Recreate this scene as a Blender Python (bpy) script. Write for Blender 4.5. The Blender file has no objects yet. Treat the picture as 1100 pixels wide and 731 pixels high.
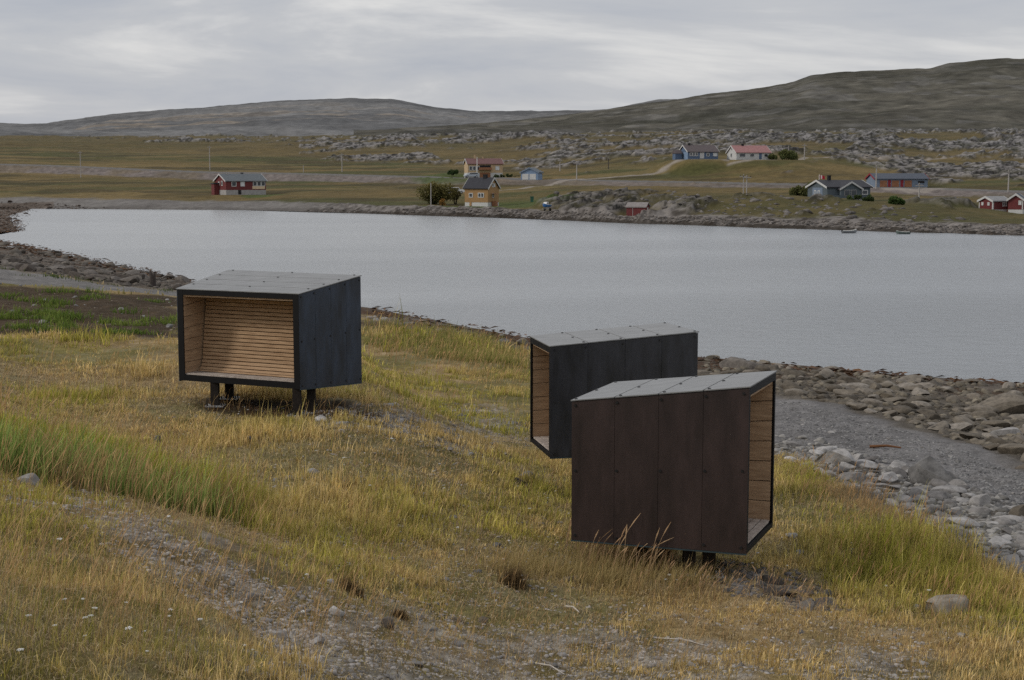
import bpy, math, random
import numpy as np
random.seed(7); RNG = np.random.default_rng(11)
SC = bpy.context.scene; COL = SC.collection
# ------------------------------------------------------------------ survey camera
F = 1528.0; HC = 7.5; PITCH = math.atan(175.5 / F); CP, SP = math.cos(PITCH), math.sin(PITCH)

def rays(px, py):
    u = (np.asarray(px, float) - 550) / F; v = (365.5 - np.asarray(py, float)) / F
    return u, CP + v * SP, -SP + v * CP

def at(px, py, Y):
    a, b, c = rays(px, py); t = Y / b
    return np.array([a * t, b * t, HC + c * t])

def sms(a, b, x):
    t = np.clip((x - a) / (b - a), 0, 1); return t * t * (3 - 2 * t)

def _hash(ix, iy, seed):
    h = (ix.astype(np.int64) * 374761393 + iy.astype(np.int64) * 668265263 + seed * 974634551) & 0xFFFFFFFF
    h = ((h ^ (h >> 13)) * 1274126177) & 0xFFFFFFFF
    h = ((h ^ (h >> 16)) * 2246822519) & 0xFFFFFFFF
    return ((h ^ (h >> 15)) & 0xFFFFFF) / float(0xFFFFFF)

def vn(x, y, seed=0):
    x = np.asarray(x, float); y = np.asarray(y, float)
    ix = np.floor(x); iy = np.floor(y); fx = x - ix; fy = y - iy
    fx = fx * fx * fx * (fx * (fx * 6 - 15) + 10); fy = fy * fy * fy * (fy * (fy * 6 - 15) + 10)
    a = _hash(ix, iy, seed); b = _hash(ix + 1, iy, seed); c = _hash(ix, iy + 1, seed); d = _hash(ix + 1, iy + 1, seed)
    return a + (b - a) * fx + (c - a) * fy + (a - b - c + d) * fx * fy

def fbm(x, y, wl, oct=4, seed=0, gain=.5):
    s = 0; a = 1; t = 0; x = np.asarray(x) / wl; y = np.asarray(y) / wl
    for k in range(oct):
        s = s + a * vn(x, y, seed + k * 17); t += a; a *= gain
        x, y = x * 1.83 + y * .82 + 5.3, y * 1.83 - x * .82 + 9.1
    return s / t

# ------------------------------------------------------------------ shoreline and terrain
NEAR = [(240, 12), (120, 16), (60, 30), (30, 44), (18.5, 51.4), (14.5, 54), (10.5, 57.3), (7.9, 59), (0.4, 66.6), (-3.3, 73), (-8.5, 82),
        (-24.5, 104), (-37.5, 127), (-48, 147), (-61.6, 171), (-75, 176)]
LEFT = [(-78, 182), (-66.6, 186), (-69, 200), (-74, 212), (-84, 240), (-93, 262), (-101, 290), (-108, 318)]
FARP = [(35, 224.2), (90, 224), (250, 225.5), (330, 228), (420, 230), (560, 235), (700, 240.5), (800, 243.5), (880, 246.5), (1000, 250), (1100, 253), (1300, 259)]
FAR = [tuple(at(px, py, HC * F / (py - 190) * 1.0)[:2]) for px, py in FARP]
BAY = NEAR + LEFT + FAR + [(250, 130)]

def seg_dist(x, y, pts, closed=False):
    d = np.full(np.shape(x), 1e9)
    n = len(pts)
    for i in range(n if closed else n - 1):
        x0, y0 = pts[i]; x1, y1 = pts[(i + 1) % n]; dx, dy = x1 - x0, y1 - y0; L = dx * dx + dy * dy + 1e-12
        t = np.clip(((x - x0) * dx + (y - y0) * dy) / L, 0, 1)
        d = np.minimum(d, (x - x0 - t * dx) ** 2 + (y - y0 - t * dy) ** 2)
    return np.sqrt(d)

def poly_sd(x, y, pts):
    ins = np.zeros(np.shape(x), bool); n = len(pts)
    for i in range(n):
        x0, y0 = pts[i]; x1, y1 = pts[(i + 1) % n]
        c = ((y0 > y) != (y1 > y)) & (x < (x1 - x0) * (y - y0) / (y1 - y0 + 1e-12) + x0)
        ins ^= c
    d = seg_dist(x, y, pts, True)
    return np.where(ins, d, -d)            # positive inside

GPX = np.array([-300, 0, 250, 515, 700, 850, 1000, 1100, 1400], float)
#        shore          shore top      field          embank foot    road edge      road back      mid            ridge          behind
GR = [[(224, None), (214, 352), (201, 415), (187, 505), (178, 515), (176.5, 525), (165, 660), (150, 1000), (148, 1550)],
      [(224, None), (214, 352), (200, 412), (186, 498), (177.5, 510), (176, 520), (165, 650), (150, 1000), (148, 1550)],
      [(225.5, None), (218, 334), (208.5, 362), (194, 452), (186.5, 465), (185, 474), (170, 600), (151, 950), (148, 1500)],
      [(233, None), (224, 272), (220.5, 300), (199, 394), (192, 405), (190.6, 414), (176, 525), (149, 800), (147, 1350)],
      [(240.5, None), (232.7, 231), (216, 256), (200, 355), (196, 368), (194.4, 378), (174, 435), (146, 760), (144, 1300)],
      [(245.5, None), (236, 214), (213.5, 241), (202, 338), (199, 347), (197.2, 356), (172.5, 398), (147, 690), (144, 1250)],
      [(250, None), (240, 198), (222, 230), (210.5, 306), (204, 317), (202, 327), (185, 400), (147, 630), (144, 1200)],
      [(253, None), (243, 190), (231, 231), (215, 288), (207, 300), (205, 309), (190, 380), (147, 610), (144, 1200)],
      [(260, None), (250, 172), (238, 212), (222, 262), (214, 272), (212, 281), (196, 350), (148, 600), (144, 1150)]]
GY = np.zeros((9, 9)); GZ = np.zeros((9, 9))
for i, row in enumerate(GR):
    for k, (py, Y) in enumerate(row):
        if Y is None: Y = HC * F / (py - 190)
        GY[i, k] = Y; GZ[i, k] = max(0, at(GPX[i], py, Y)[2]) if k else 0.0

def far_level(x, y):
    """road-parallel coordinate of the far shore (0 shore .. 4-5 road .. 8) and its height"""
    b = 550 + (x / np.maximum(y, 1)) / CP * F
    b = np.clip(b, GPX[0], GPX[-1] - 1e-6)
    i = np.clip(np.searchsorted(GPX, b, side='right') - 1, 0, len(GPX) - 2)
    t = (b - GPX[i]) / (GPX[i + 1] - GPX[i]); t = t * t * (3 - 2 * t) * .5 + t * .5
    lev = np.zeros(np.shape(x)); z = np.zeros(np.shape(x))
    for k in range(8):
        ya = GY[i, k] * (1 - t) + GY[i + 1, k] * t; yb = GY[i, k + 1] * (1 - t) + GY[i + 1, k + 1] * t
        za = GZ[i, k] * (1 - t) + GZ[i + 1, k] * t; zb = GZ[i, k + 1] * (1 - t) + GZ[i + 1, k + 1] * t
        s = (y - ya) / (yb - ya); m = (s > 0)
        s = np.clip(s, 0, 1)
        lev = np.where(m, k + s, lev); z = np.where(m, za + (zb - za) * s, z)
    return lev, z

SX = [-80, -25, -8, 0, 4, 15, 20, 27, 32, 45, 60, 200]
SZR = [-4, -2.0, -.5, 0, .28, .78, 1.2, 1.8, 2.3, 3.08, 3.25, 4.5]     # cobble beach side
SZL = [-4, -2.0, -.5, 0, .55, 2.1, 2.75, 3.10, 3.27, 3.36, 3.45, 4.5]    # path and soil mound side

def H0(x, y):
    """broad shape of the land"""
    x = np.asarray(x, float); y = np.asarray(y, float)
    sd = -poly_sd(x, y, BAY)
    wl = sms(1.0, -3.2, x + .22 * np.maximum(y - 26, 0)); zn = np.interp(sd, SX, SZR) * (1 - wl) + np.interp(sd, SX, SZL) * wl
    # tidal flat at the head of the bay stays low
    low = np.interp(sd, [-80, -8, 0, 10, 40, 100], [-4, -.5, 0, .3, .6, 1.0])
    w = sms(135, 175, y + .25 * np.minimum(x + 60, 0)); zn = zn * (1 - w) + low * w
    # bank on which the photographer stands
    t = (-0.85) * (x + 3.25) + (-0.527) * (y - 17.8)
    bank = .33 * np.where(t > 1.2, t, np.where(t < -1.2, 0, (t + 1.2) ** 2 / 4.8 * 1.0))
    zn = zn + np.minimum(bank, 4.2 + 0.02 * t) * sms(60, 30, y)
    lev, zf = far_level(x, y)
    zf = np.where(lev > 0, np.maximum(zf, np.interp(sd, [0, 3, 12], [0, .25, .5])), np.interp(sd, [-80, -8, 0], [-4, -.8, 0]))
    wf = sms(170, 200, y) * sms(-3, 0, lev - .0001 + 3 * (y > 185))
    left = sms(0, 1, (y - 300) / 30.0)
    usef = np.where(x < -70 - .0 * y, left, sms(110, 160, y + 0 * x))
    return zn * (1 - usef) + zf * usef, sd, lev * (usef > .5)

def outcrop(x, y, lev, sd):
    """bare rock: (mask 0..1, height)"""
    b = 550 + (x / np.maximum(y, 1)) * F
    u = x * .92 - y * .38; v = x * .38 + y * .92
    n1 = fbm(u * 1.25, v * .8, 42, 5, 101, .58); n2 = fbm(u * 1.3, v * .7, 9, 3, 140)
    w = np.zeros(np.shape(x))
    w = np.maximum(w, .36 * sms(5.75, 6.2, lev) * sms(300, 420, b) * (1 - .6 * sms(7.25, 7.6, lev)))   # upper ridge
    w = np.maximum(w, .12 * sms(6.3, 6.8, lev) * sms(-50, 300, b) * sms(460, 300, b))
    w = np.maximum(w, .52 * sms(5.3, 5.7, lev) * sms(850, 960, b))                                      # stony slope on the right
    w = np.maximum(w, .53 * sms(.85, 1.2, lev) * sms(2.7, 2.2, lev) * sms(555, 600, b) * sms(985, 900, b))   # low headland
    w = np.maximum(w, .47 * sms(.75, 1.1, lev) * sms(2.6, 2.0, lev) * sms(860, 900, b) * (1 - .75 * sms(1020, 1045, b)))
    w = w * np.where(lev > 3, .62 + .75 * sms(.36, .60, fbm(x, y * .8, 85, 3, 160)), 1); w = np.maximum(w, (.03 + .18 * sms(450, 620, b)) * sms(5.05, 5.3, lev)); w = np.maximum(w, .03 * sms(1.0, 2, lev))
    m = sms(-.035, .045, n1 * .62 + n2 * .38 - (.665 - .30 * w)) * (w > .05)
    m = m * np.where((lev > 3.0) & (lev < 5.06), 0, 1)
    s = u / 10.5 + 1.6 * fbm(x, y, 22, 3, 77); saw = s - np.floor(s)
    s2 = (x * .85 - y * .5) / 4.2 + 1.2 * fbm(x, y, 8, 2, 78); saw2 = s2 - np.floor(s2)
    h = m * (.12 + 1.25 * saw * n1 + .45 * saw2 + .6 * n2 + .45 * (fbm(x, y, 2.0, 2, 170) - .5)) * np.interp(lev, [.5, 1, 1.6, 2.5, 5, 6, 8], [.3, .6, 1.1, .8, .5, .85, 1.6])
    return m, h, saw, saw2

PADS = [tuple(at(px, py, Y)) + (r,) for px, py, Y, r in [(255, 209.3, 361, 9), (516, 221.6, 300, 7), (521, 191.5, 424, 9), (570, 193.8, 399, 5), (754, 171.6, 405, 10), (809, 172, 403, 10),
        (908, 215.5, 254, 9), (967, 201.6, 335, 9), (1076, 230, 239.5, 3.6), (1092, 229.6, 238, 3.4), (684, 232.3, 237.5, 3.4), (845, 172, 400, 7), (587, 227, 258.5, 2.2)]]

def pad_weight(x, y):
    w = np.zeros(np.shape(x)); z = np.zeros(np.shape(x))
    for X, Y, zp, r in PADS:
        k = sms(r * 1.7, r * .8, np.hypot(x - X, y - Y)); z = np.where(k > w, zp, z); w = np.maximum(w, k)
    return w, z

def H(x, y, full=False):
    x = np.asarray(x, float); y = np.asarray(y, float)
    z, sd, lev = H0(x, y)
    near = y < 185
    land = sms(-1, 6, sd)
    mic = (fbm(x, y, 3.2, 4, 5) - .5) * .26 + (fbm(x, y, .55, 3, 9) - .5) * .13
    mic = mic * land * np.where(near, 1, 0)
    farw = (lev > 0)
    roadm = ((lev > 3.9) & (lev < 5.05))
    und = (fbm(x, y, 60, 4, 31) - .5) * np.interp(lev, [0, 1.2, 3, 5.2, 6.5, 8], [0, .7, .8, .8, 5, 9]) + (fbm(x, y, 7, 3, 35) - .5) * np.interp(lev, [0, 1, 3, 5.2, 8], [.5, .7, .6, .6, 1.5])
    und = np.where(farw & ~roadm, und, 0)
    # rip-rap along the far shore
    rr = sms(0, .15, lev) * sms(1.25, .9, lev) * (fbm(x, y, 1.6, 3, 63) - .3) * .9
    b = 550 + (x / np.maximum(y, 1)) * F
    rr = rr * np.where(b < 330, .25, 1)
    emb = np.where((lev > 3) & (lev < 3.95), (fbm(x, y, 2, 2, 64) - .5) * .7, 0)
    m, h, s1, s2 = outcrop(x, y, lev, sd)
    pw, pz = pad_weight(x, y); m = m * (1 - pw)
    zz = z + mic + np.where(farw, (und + rr + emb + h) * (1 - pw), 0)
    zz = zz * (1 - pw) + (pz - .05) * pw
    if full: return zz, sd, lev, m, s1, s2
    return zz

def ground_hit(px, py, ymax=1200.0):
    px = np.atleast_1d(np.asarray(px, float)); py = np.atleast_1d(np.asarray(py, float))
    a, b, c = rays(px, py)
    ys = 4.0 * (ymax / 4.0) ** np.linspace(0, 1, 260)
    lo = np.full(px.shape, 4.0); hi = np.full(px.shape, ymax); done = np.zeros(px.shape, bool)
    for i in range(1, len(ys)):
        Y = ys[i]; t = Y / b; under = (HC + c * t) < H0(a * t, b * t)[0]
        new = under & ~done; lo[new] = ys[i - 1]; hi[new] = Y; done |= under
    for _ in range(12):
        m = (lo + hi) / 2; t = m / b; under = (HC + c * t) < H0(a * t, b * t)[0]
        hi = np.where(under, m, hi); lo = np.where(under, lo, m)
    t = hi / b; x, y = a * t, b * t
    return np.stack([x, y, H(x, y)], -1)

def gpoly(pts):
    p = ground_hit([q[0] for q in pts], [q[1] for q in pts]); return [(a, b) for a, b, c in p]

# ------------------------------------------------------------------ surveyed ground zones (world outlines)
Z = {}
Z['beach'] = gpoly([(700, 383), (752, 386), (960, 405), (1100, 416), (1300, 432), (1400, 700), (1180, 660), (1100, 622), (1040, 596), (985, 564), (930, 530), (885, 512), (830, 490), (752, 440), (700, 400)])
Z['shingle'] = gpoly([(752, 428), (835, 426), (900, 440), (960, 456), (1040, 482), (1100, 503), (1250, 550), (1250, 600), (1100, 556), (1020, 530), (950, 500), (890, 492), (830, 474), (752, 440)])
Z['path'] = gpoly([(-120, 283), (0, 290), (60, 297), (110, 305), (195, 313), (300, 326), (300, 333), (195, 319), (110, 312), (60, 308), (0, 304), (-120, 300)])
Z['soil'] = gpoly([(-120, 302), (0, 306), (60, 310), (110, 314), (195, 321), (215, 340), (200, 362), (100, 363), (0, 362), (-120, 362)])
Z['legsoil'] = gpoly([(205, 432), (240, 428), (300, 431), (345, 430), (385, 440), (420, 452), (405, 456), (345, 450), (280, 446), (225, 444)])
Z['stony'] = gpoly([(330, 442), (420, 432), (520, 436), (572, 455), (570, 492), (500, 492), (430, 472), (350, 462)])
Z['stony2'] = gpoly([(330, 650), (430, 640), (520, 668), (640, 668), (760, 690), (1000, 690), (1000, 760), (300, 760), (300, 700)])
Z['stony3'] = gpoly([(-60, 485), (20, 492), (90, 510), (150, 560), (230, 600), (330, 640), (380, 690), (330, 720), (230, 650), (150, 620), (60, 560), (-60, 545)])
Z['stony4'] = gpoly([(745, 604), (820, 606), (880, 625), (920, 645), (860, 650), (780, 634), (740, 622)])
Z['lush'] = gpoly([(-60, 445), (60, 452), (170, 490), (270, 545), (240, 562), (130, 530), (30, 495), (-60, 480)])
Z['lush2'] = gpoly([(395, 345), (470, 352), (540, 372), (565, 392), (500, 392), (400, 372)])
Z['lush3'] = gpoly([(830, 500), (900, 520), (960, 552), (1040, 600), (1110, 650), (1110, 680), (1000, 640), (900, 600), (835, 590)])
TRACKS = []
for pts, w in [([(622, 192.5), (590, 199), (560, 203.5), (530, 207)], 1.7), ([(620, 193), (680, 189), (740, 183.5), (780, 180.5)], 1.6),
               ([(1005, 203), (985, 206), (962, 203), (955, 202)], 3.0), ([(785, 182), (840, 174), (930, 171), (1050, 169)], 1.3)]:
    TRACKS.append(([tuple(q[:2]) for q in ground_hit([p[0] for p in pts], [p[1] for p in pts])], w))

def zone(name, x, y, feather, seed=0, wob=1.0):
    return sms(-feather, feather, poly_sd(x, y, Z[name]) + (fbm(x, y, 2.2, 4, 300 + seed) - .5) * 2.6 * wob)

def near_masks(x, y, sd):
    m = {}
    m['beach'] = zone('beach', x, y, .5, 1)
    shore = sms(6, 2.5, sd + (fbm(x, y, 3, 3, 210) - .5) * 5)                      # bare strip along the water
    leftrock = sms(32, 27, sd + (fbm(x, y, 5, 3, 211) - .5) * 6) * sms(-9, -17, x) * sms(60, 75, y)
    m['rocky'] = np.maximum(shore, leftrock)
    m['shingle'] = zone('shingle', x, y, .4, 2, .6)
    m['path'] = zone('path', x, y, .5, 3, .5)
    m['soil'] = zone('soil', x, y, .6, 4, .9) * (1 - m['path'])
    m['rocky'] = m['rocky'] * (1 - m['path']) * (1 - m['soil'])
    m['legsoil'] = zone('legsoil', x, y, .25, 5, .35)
    st = np.maximum.reduce([zone('stony', x, y, .6, 6, .8), .9 * zone('stony2', x, y, .5, 7), (.25 + .75 * sms(.40, .58, fbm(x, y, 1.3, 3, 330))) * zone('stony3', x, y, .6, 8, 1.0), zone('stony4', x, y, .25, 9, .35)])
    m['stony'] = st * (1 - m['path']) * (1 - m['beach'])
    m['lush'] = np.maximum.reduce([zone('lush', x, y, .5, 10, .5), .8 * zone('lush2', x, y, 2, 11), zone('lush3', x, y, .8, 12)])
    return m

def grass_density(x, y, sd):
    m = near_masks(x, y, sd)
    patch = fbm(x, y, 1.6, 4, 400)
    d = .20 + .80 * sms(.36, .64, patch) + .3 * m['lush']
    d = d * (1 - m['beach']) * (1 - m['rocky']) * (1 - m['path']) * (1 - 1.0 * m['soil']) * (1 - .88 * m['legsoil'])
    d = d * (1 - .86 * m['stony'] * sms(.66, .46, fbm(x, y, .7, 3, 401)))
    return np.clip(d, 0, 1.2), m

# ------------------------------------------------------------------ materials
def new_mat(name):
    m = bpy.data.materials.new(name); m.use_nodes = True
    nt = m.node_tree; b = nt.nodes['Principled BSDF']
    return m, nt, b

def mat(name, color, rough=.7, var=.25, scale=6.0, bump=.0, spec=.3, metal=0, dark=None, stretch=(1, 1, 1)):
    m, nt, b = new_mat(name); N = nt.nodes; L = nt.links
    tc = N.new('ShaderNodeTexCoord'); mp = N.new('ShaderNodeMapping'); mp.inputs['Scale'].default_value = stretch
    L.new(tc.outputs['Object'], mp.inputs['Vector'])
    no = N.new('ShaderNodeTexNoise'); no.inputs['Scale'].default_value = scale; no.inputs['Detail'].default_value = 6; no.inputs['Roughness'].default_value = .62
    L.new(mp.outputs[0], no.inputs['Vector'])
    mx = N.new('ShaderNodeMix'); mx.data_type = 'RGBA'
    c = np.array(color); d = np.array(dark) if dark is not None else c * (1 - var)
    mx.inputs[6].default_value = (*d, 1); mx.inputs[7].default_value = (*np.minimum(c * (1 + var), 1), 1)
    rp = N.new('ShaderNodeValToRGB'); rp.color_ramp.elements[0].position = .3; rp.color_ramp.elements[1].position = .7
    L.new(no.outputs['Fac'], rp.inputs[0]); L.new(rp.outputs[0], mx.inputs[0]); L.new(mx.outputs[2], b.inputs['Base Color'])
    b.inputs['Roughness'].default_value = rough; b.inputs['Specular IOR Level'].default_value = spec; b.inputs['Metallic'].default_value = metal
    if bump:
        bp = N.new('ShaderNodeBump'); bp.inputs['Strength'].default_value = bump; bp.inputs['Distance'].default_value = .05
        L.new(no.outputs['Fac'], bp.inputs['Height']); L.new(bp.outputs[0], b.inputs['Normal'])
    return m

def attr_mat(name, rough=.9, spec=.15, nscale=9.0, namp=.35, bump=.4, trans=0.0, dist=.05, nscale2=0, namp2=.35):
    """colour from the mesh attribute Col, broken up by noise"""
    m, nt, b = new_mat(name); N = nt.nodes; L = nt.links
    a = N.new('ShaderNodeAttribute'); a.attribute_name = 'Col'
    out = a.outputs['Color']
    if namp:
        g = N.new('ShaderNodeNewGeometry')
        no = N.new('ShaderNodeTexNoise'); no.inputs['Scale'].default_value = nscale; no.inputs['Detail'].default_value = 8; no.inputs['Roughness'].default_value = .7
        L.new(g.outputs['Position'], no.inputs['Vector'])
        mr = N.new('ShaderNodeMapRange'); mr.inputs[1].default_value = .25; mr.inputs[2].default_value = .75
        mr.inputs[3].default_value = 1 - namp; mr.inputs[4].default_value = 1 + namp
        L.new(no.outputs['Fac'], mr.inputs[0])
        mx = N.new('ShaderNodeVectorMath'); mx.operation = 'SCALE'
        L.new(out, mx.inputs[0]); L.new(mr.outputs[0], mx.inputs['Scale']); out = mx.outputs[0]
        if nscale2:
            n2 = N.new('ShaderNodeTexNoise'); n2.inputs['Scale'].default_value = nscale2; n2.inputs['Detail'].default_value = 5; n2.inputs['Roughness'].default_value = .75
            L.new(g.outputs['Position'], n2.inputs['Vector'])
            m2 = N.new('ShaderNodeMapRange'); m2.inputs[1].default_value = .3; m2.inputs[2].default_value = .7; m2.inputs[3].default_value = 1 - namp2; m2.inputs[4].default_value = 1 + namp2
            L.new(n2.outputs['Fac'], m2.inputs[0]); x2 = N.new('ShaderNodeVectorMath'); x2.operation = 'SCALE'
            L.new(out, x2.inputs[0]); L.new(m2.outputs[0], x2.inputs['Scale']); out = x2.outputs[0]
        if bump:
            bp = N.new('ShaderNodeBump'); bp.inputs['Strength'].default_value = bump; bp.inputs['Distance'].default_value = dist
            L.new(no.outputs['Fac'], bp.inputs['Height']); L.new(bp.outputs[0], b.inputs['Normal'])
    L.new(out, b.inputs['Base Color'])
    b.inputs['Roughness'].default_value = rough; b.inputs['Specular IOR Level'].default_value = spec
    if trans:
        t = N.new('ShaderNodeBsdfTranslucent'); L.new(out, t.inputs['Color'])
        ms = N.new('ShaderNodeMixShader'); ms.inputs[0].default_value = trans
        L.new(b.outputs[0], ms.inputs[1]); L.new(t.outputs[0], ms.inputs[2]); L.new(ms.outputs[0], N['Material Output'].inputs['Surface'])
    return m

# ------------------------------------------------------------------ mesh helpers
def fast_mesh(name, V, T, colors=None, smooth=False, quads=False):
    V = np.ascontiguousarray(V, dtype=np.float32); T = np.ascontiguousarray(T, dtype=np.int32)
    k = T.shape[1]; me = bpy.data.meshes.new(name)
    me.vertices.add(len(V)); me.vertices.foreach_set('co', V.ravel())
    me.loops.add(T.size); me.loops.foreach_set('vertex_index', T.ravel())
    me.polygons.add(len(T)); me.polygons.foreach_set('loop_start', np.arange(0, T.size, k, dtype=np.int32))
    me.polygons.foreach_set('loop_total', np.full(len(T), k, np.int32))
    me.polygons.foreach_set('use_smooth', np.full(len(T), smooth, bool))
    if colors is not None:
        a = me.attributes.new('Col', 'FLOAT_COLOR', 'POINT')
        c = np.ones((len(V), 4), np.float32); c[:, :3] = colors; a.data.foreach_set('color', c.ravel())
    me.update(calc_edges=True); me.validate(clean_customdata=False)
    return me

def link(name, me, material=None, parent=None, loc=None):
    o = bpy.data.objects.new(name, me); COL.objects.link(o)
    if material is not None and not me.materials: me.materials.append(material)
    if parent is not None: o.parent = parent
    if loc is not None: o.location = loc
    return o

def tag(o, label=None, cat=None, group=None, kind=None):
    if label: o['label'] = label
    if cat: o['category'] = cat
    if group: o['group'] = group
    if kind: o['kind'] = kind
    return o

def empty(name, loc, rz=0.0):
    o = bpy.data.objects.new(name, None); COL.objects.link(o); o.location = loc; o.rotation_euler = (0, 0, rz); o.empty_display_size = .2
    return o

class MB:
    def __init__(s): s.v = []; s.f = []
    def hexa(s, P):
        n = len(s.v); s.v += [tuple(map(float, p)) for p in P]
        s.f += [tuple(n + i for i in q) for q in ((0, 3, 2, 1), (4, 5, 6, 7), (0, 1, 5, 4), (1, 2, 6, 5), (2, 3, 7, 6), (3, 0, 4, 7))]
        return s
    def box(s, x0, x1, y0, y1, z0, z1):
        return s.hexa([(x0, y0, z0), (x1, y0, z0), (x1, y1, z0), (x0, y1, z0), (x0, y0, z1), (x1, y0, z1), (x1, y1, z1), (x0, y1, z1)])
    def prism(s, pts, axis, a, b):
        """closed outline pts extruded along axis 'x'/'y'/'z' from a to b"""
        n = len(s.v); k = len(pts)
        for t in (a, b):
            for p, q in pts:
                s.v.append({'x': (t, p, q), 'y': (p, t, q), 'z': (p, q, t)}[axis])
        s.f.append(tuple(n + i for i in range(k))[::-1]); s.f.append(tuple(n + k + i for i in range(k)))
        for i in range(k):
            j = (i + 1) % k; s.f.append((n + i, n + j, n + k + j, n + k + i))
        return s
    def tube(s, p0, p1, r0, r1=None, seg=8):
        r1 = r0 if r1 is None else r1; p0 = np.array(p0, float); p1 = np.array(p1, float); d = p1 - p0; d /= np.linalg.norm(d) + 1e-9
        a = np.cross(d, [0, 0, 1] if abs(d[2]) < .9 else [1, 0, 0]); a /= np.linalg.norm(a); b = np.cross(d, a); n = len(s.v)
        for p, r in ((p0, r0), (p1, r1)):
            for i in range(seg):
                t = 2 * math.pi * i / seg; s.v.append(tuple(p + r * (math.cos(t) * a + math.sin(t) * b)))
        s.f.append(tuple(n + i for i in range(seg))[::-1]); s.f.append(tuple(n + seg + i for i in range(seg)))
        for i in range(seg):
            j = (i + 1) % seg; s.f.append((n + i, n + j, n + seg + j, n + seg + i))
        return s
    def build(s, name, m, parent=None, loc=None, bevel=0.0, smooth=False):
        me = bpy.data.meshes.new(name); me.from_pydata(s.v, [], s.f); me.update()
        import bmesh
        bm = bmesh.new(); bm.from_mesh(me); bmesh.ops.recalc_face_normals(bm, faces=bm.faces); bm.to_mesh(me); bm.free()
        if smooth: me.polygons.foreach_set('use_smooth', [True] * len(me.polygons))
        o = link(name, me, m, parent, loc)
        if bevel:
            b = o.modifiers.new('bevel', 'BEVEL'); b.width = bevel; b.segments = 2; b.limit_method = 'ANGLE'
        return o

# ------------------------------------------------------------------ ground sheet
def lerp(a, b, t):
    t = np.asarray(t)[..., None]; return np.asarray(a) * (1 - t) + np.asarray(b) * t

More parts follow.
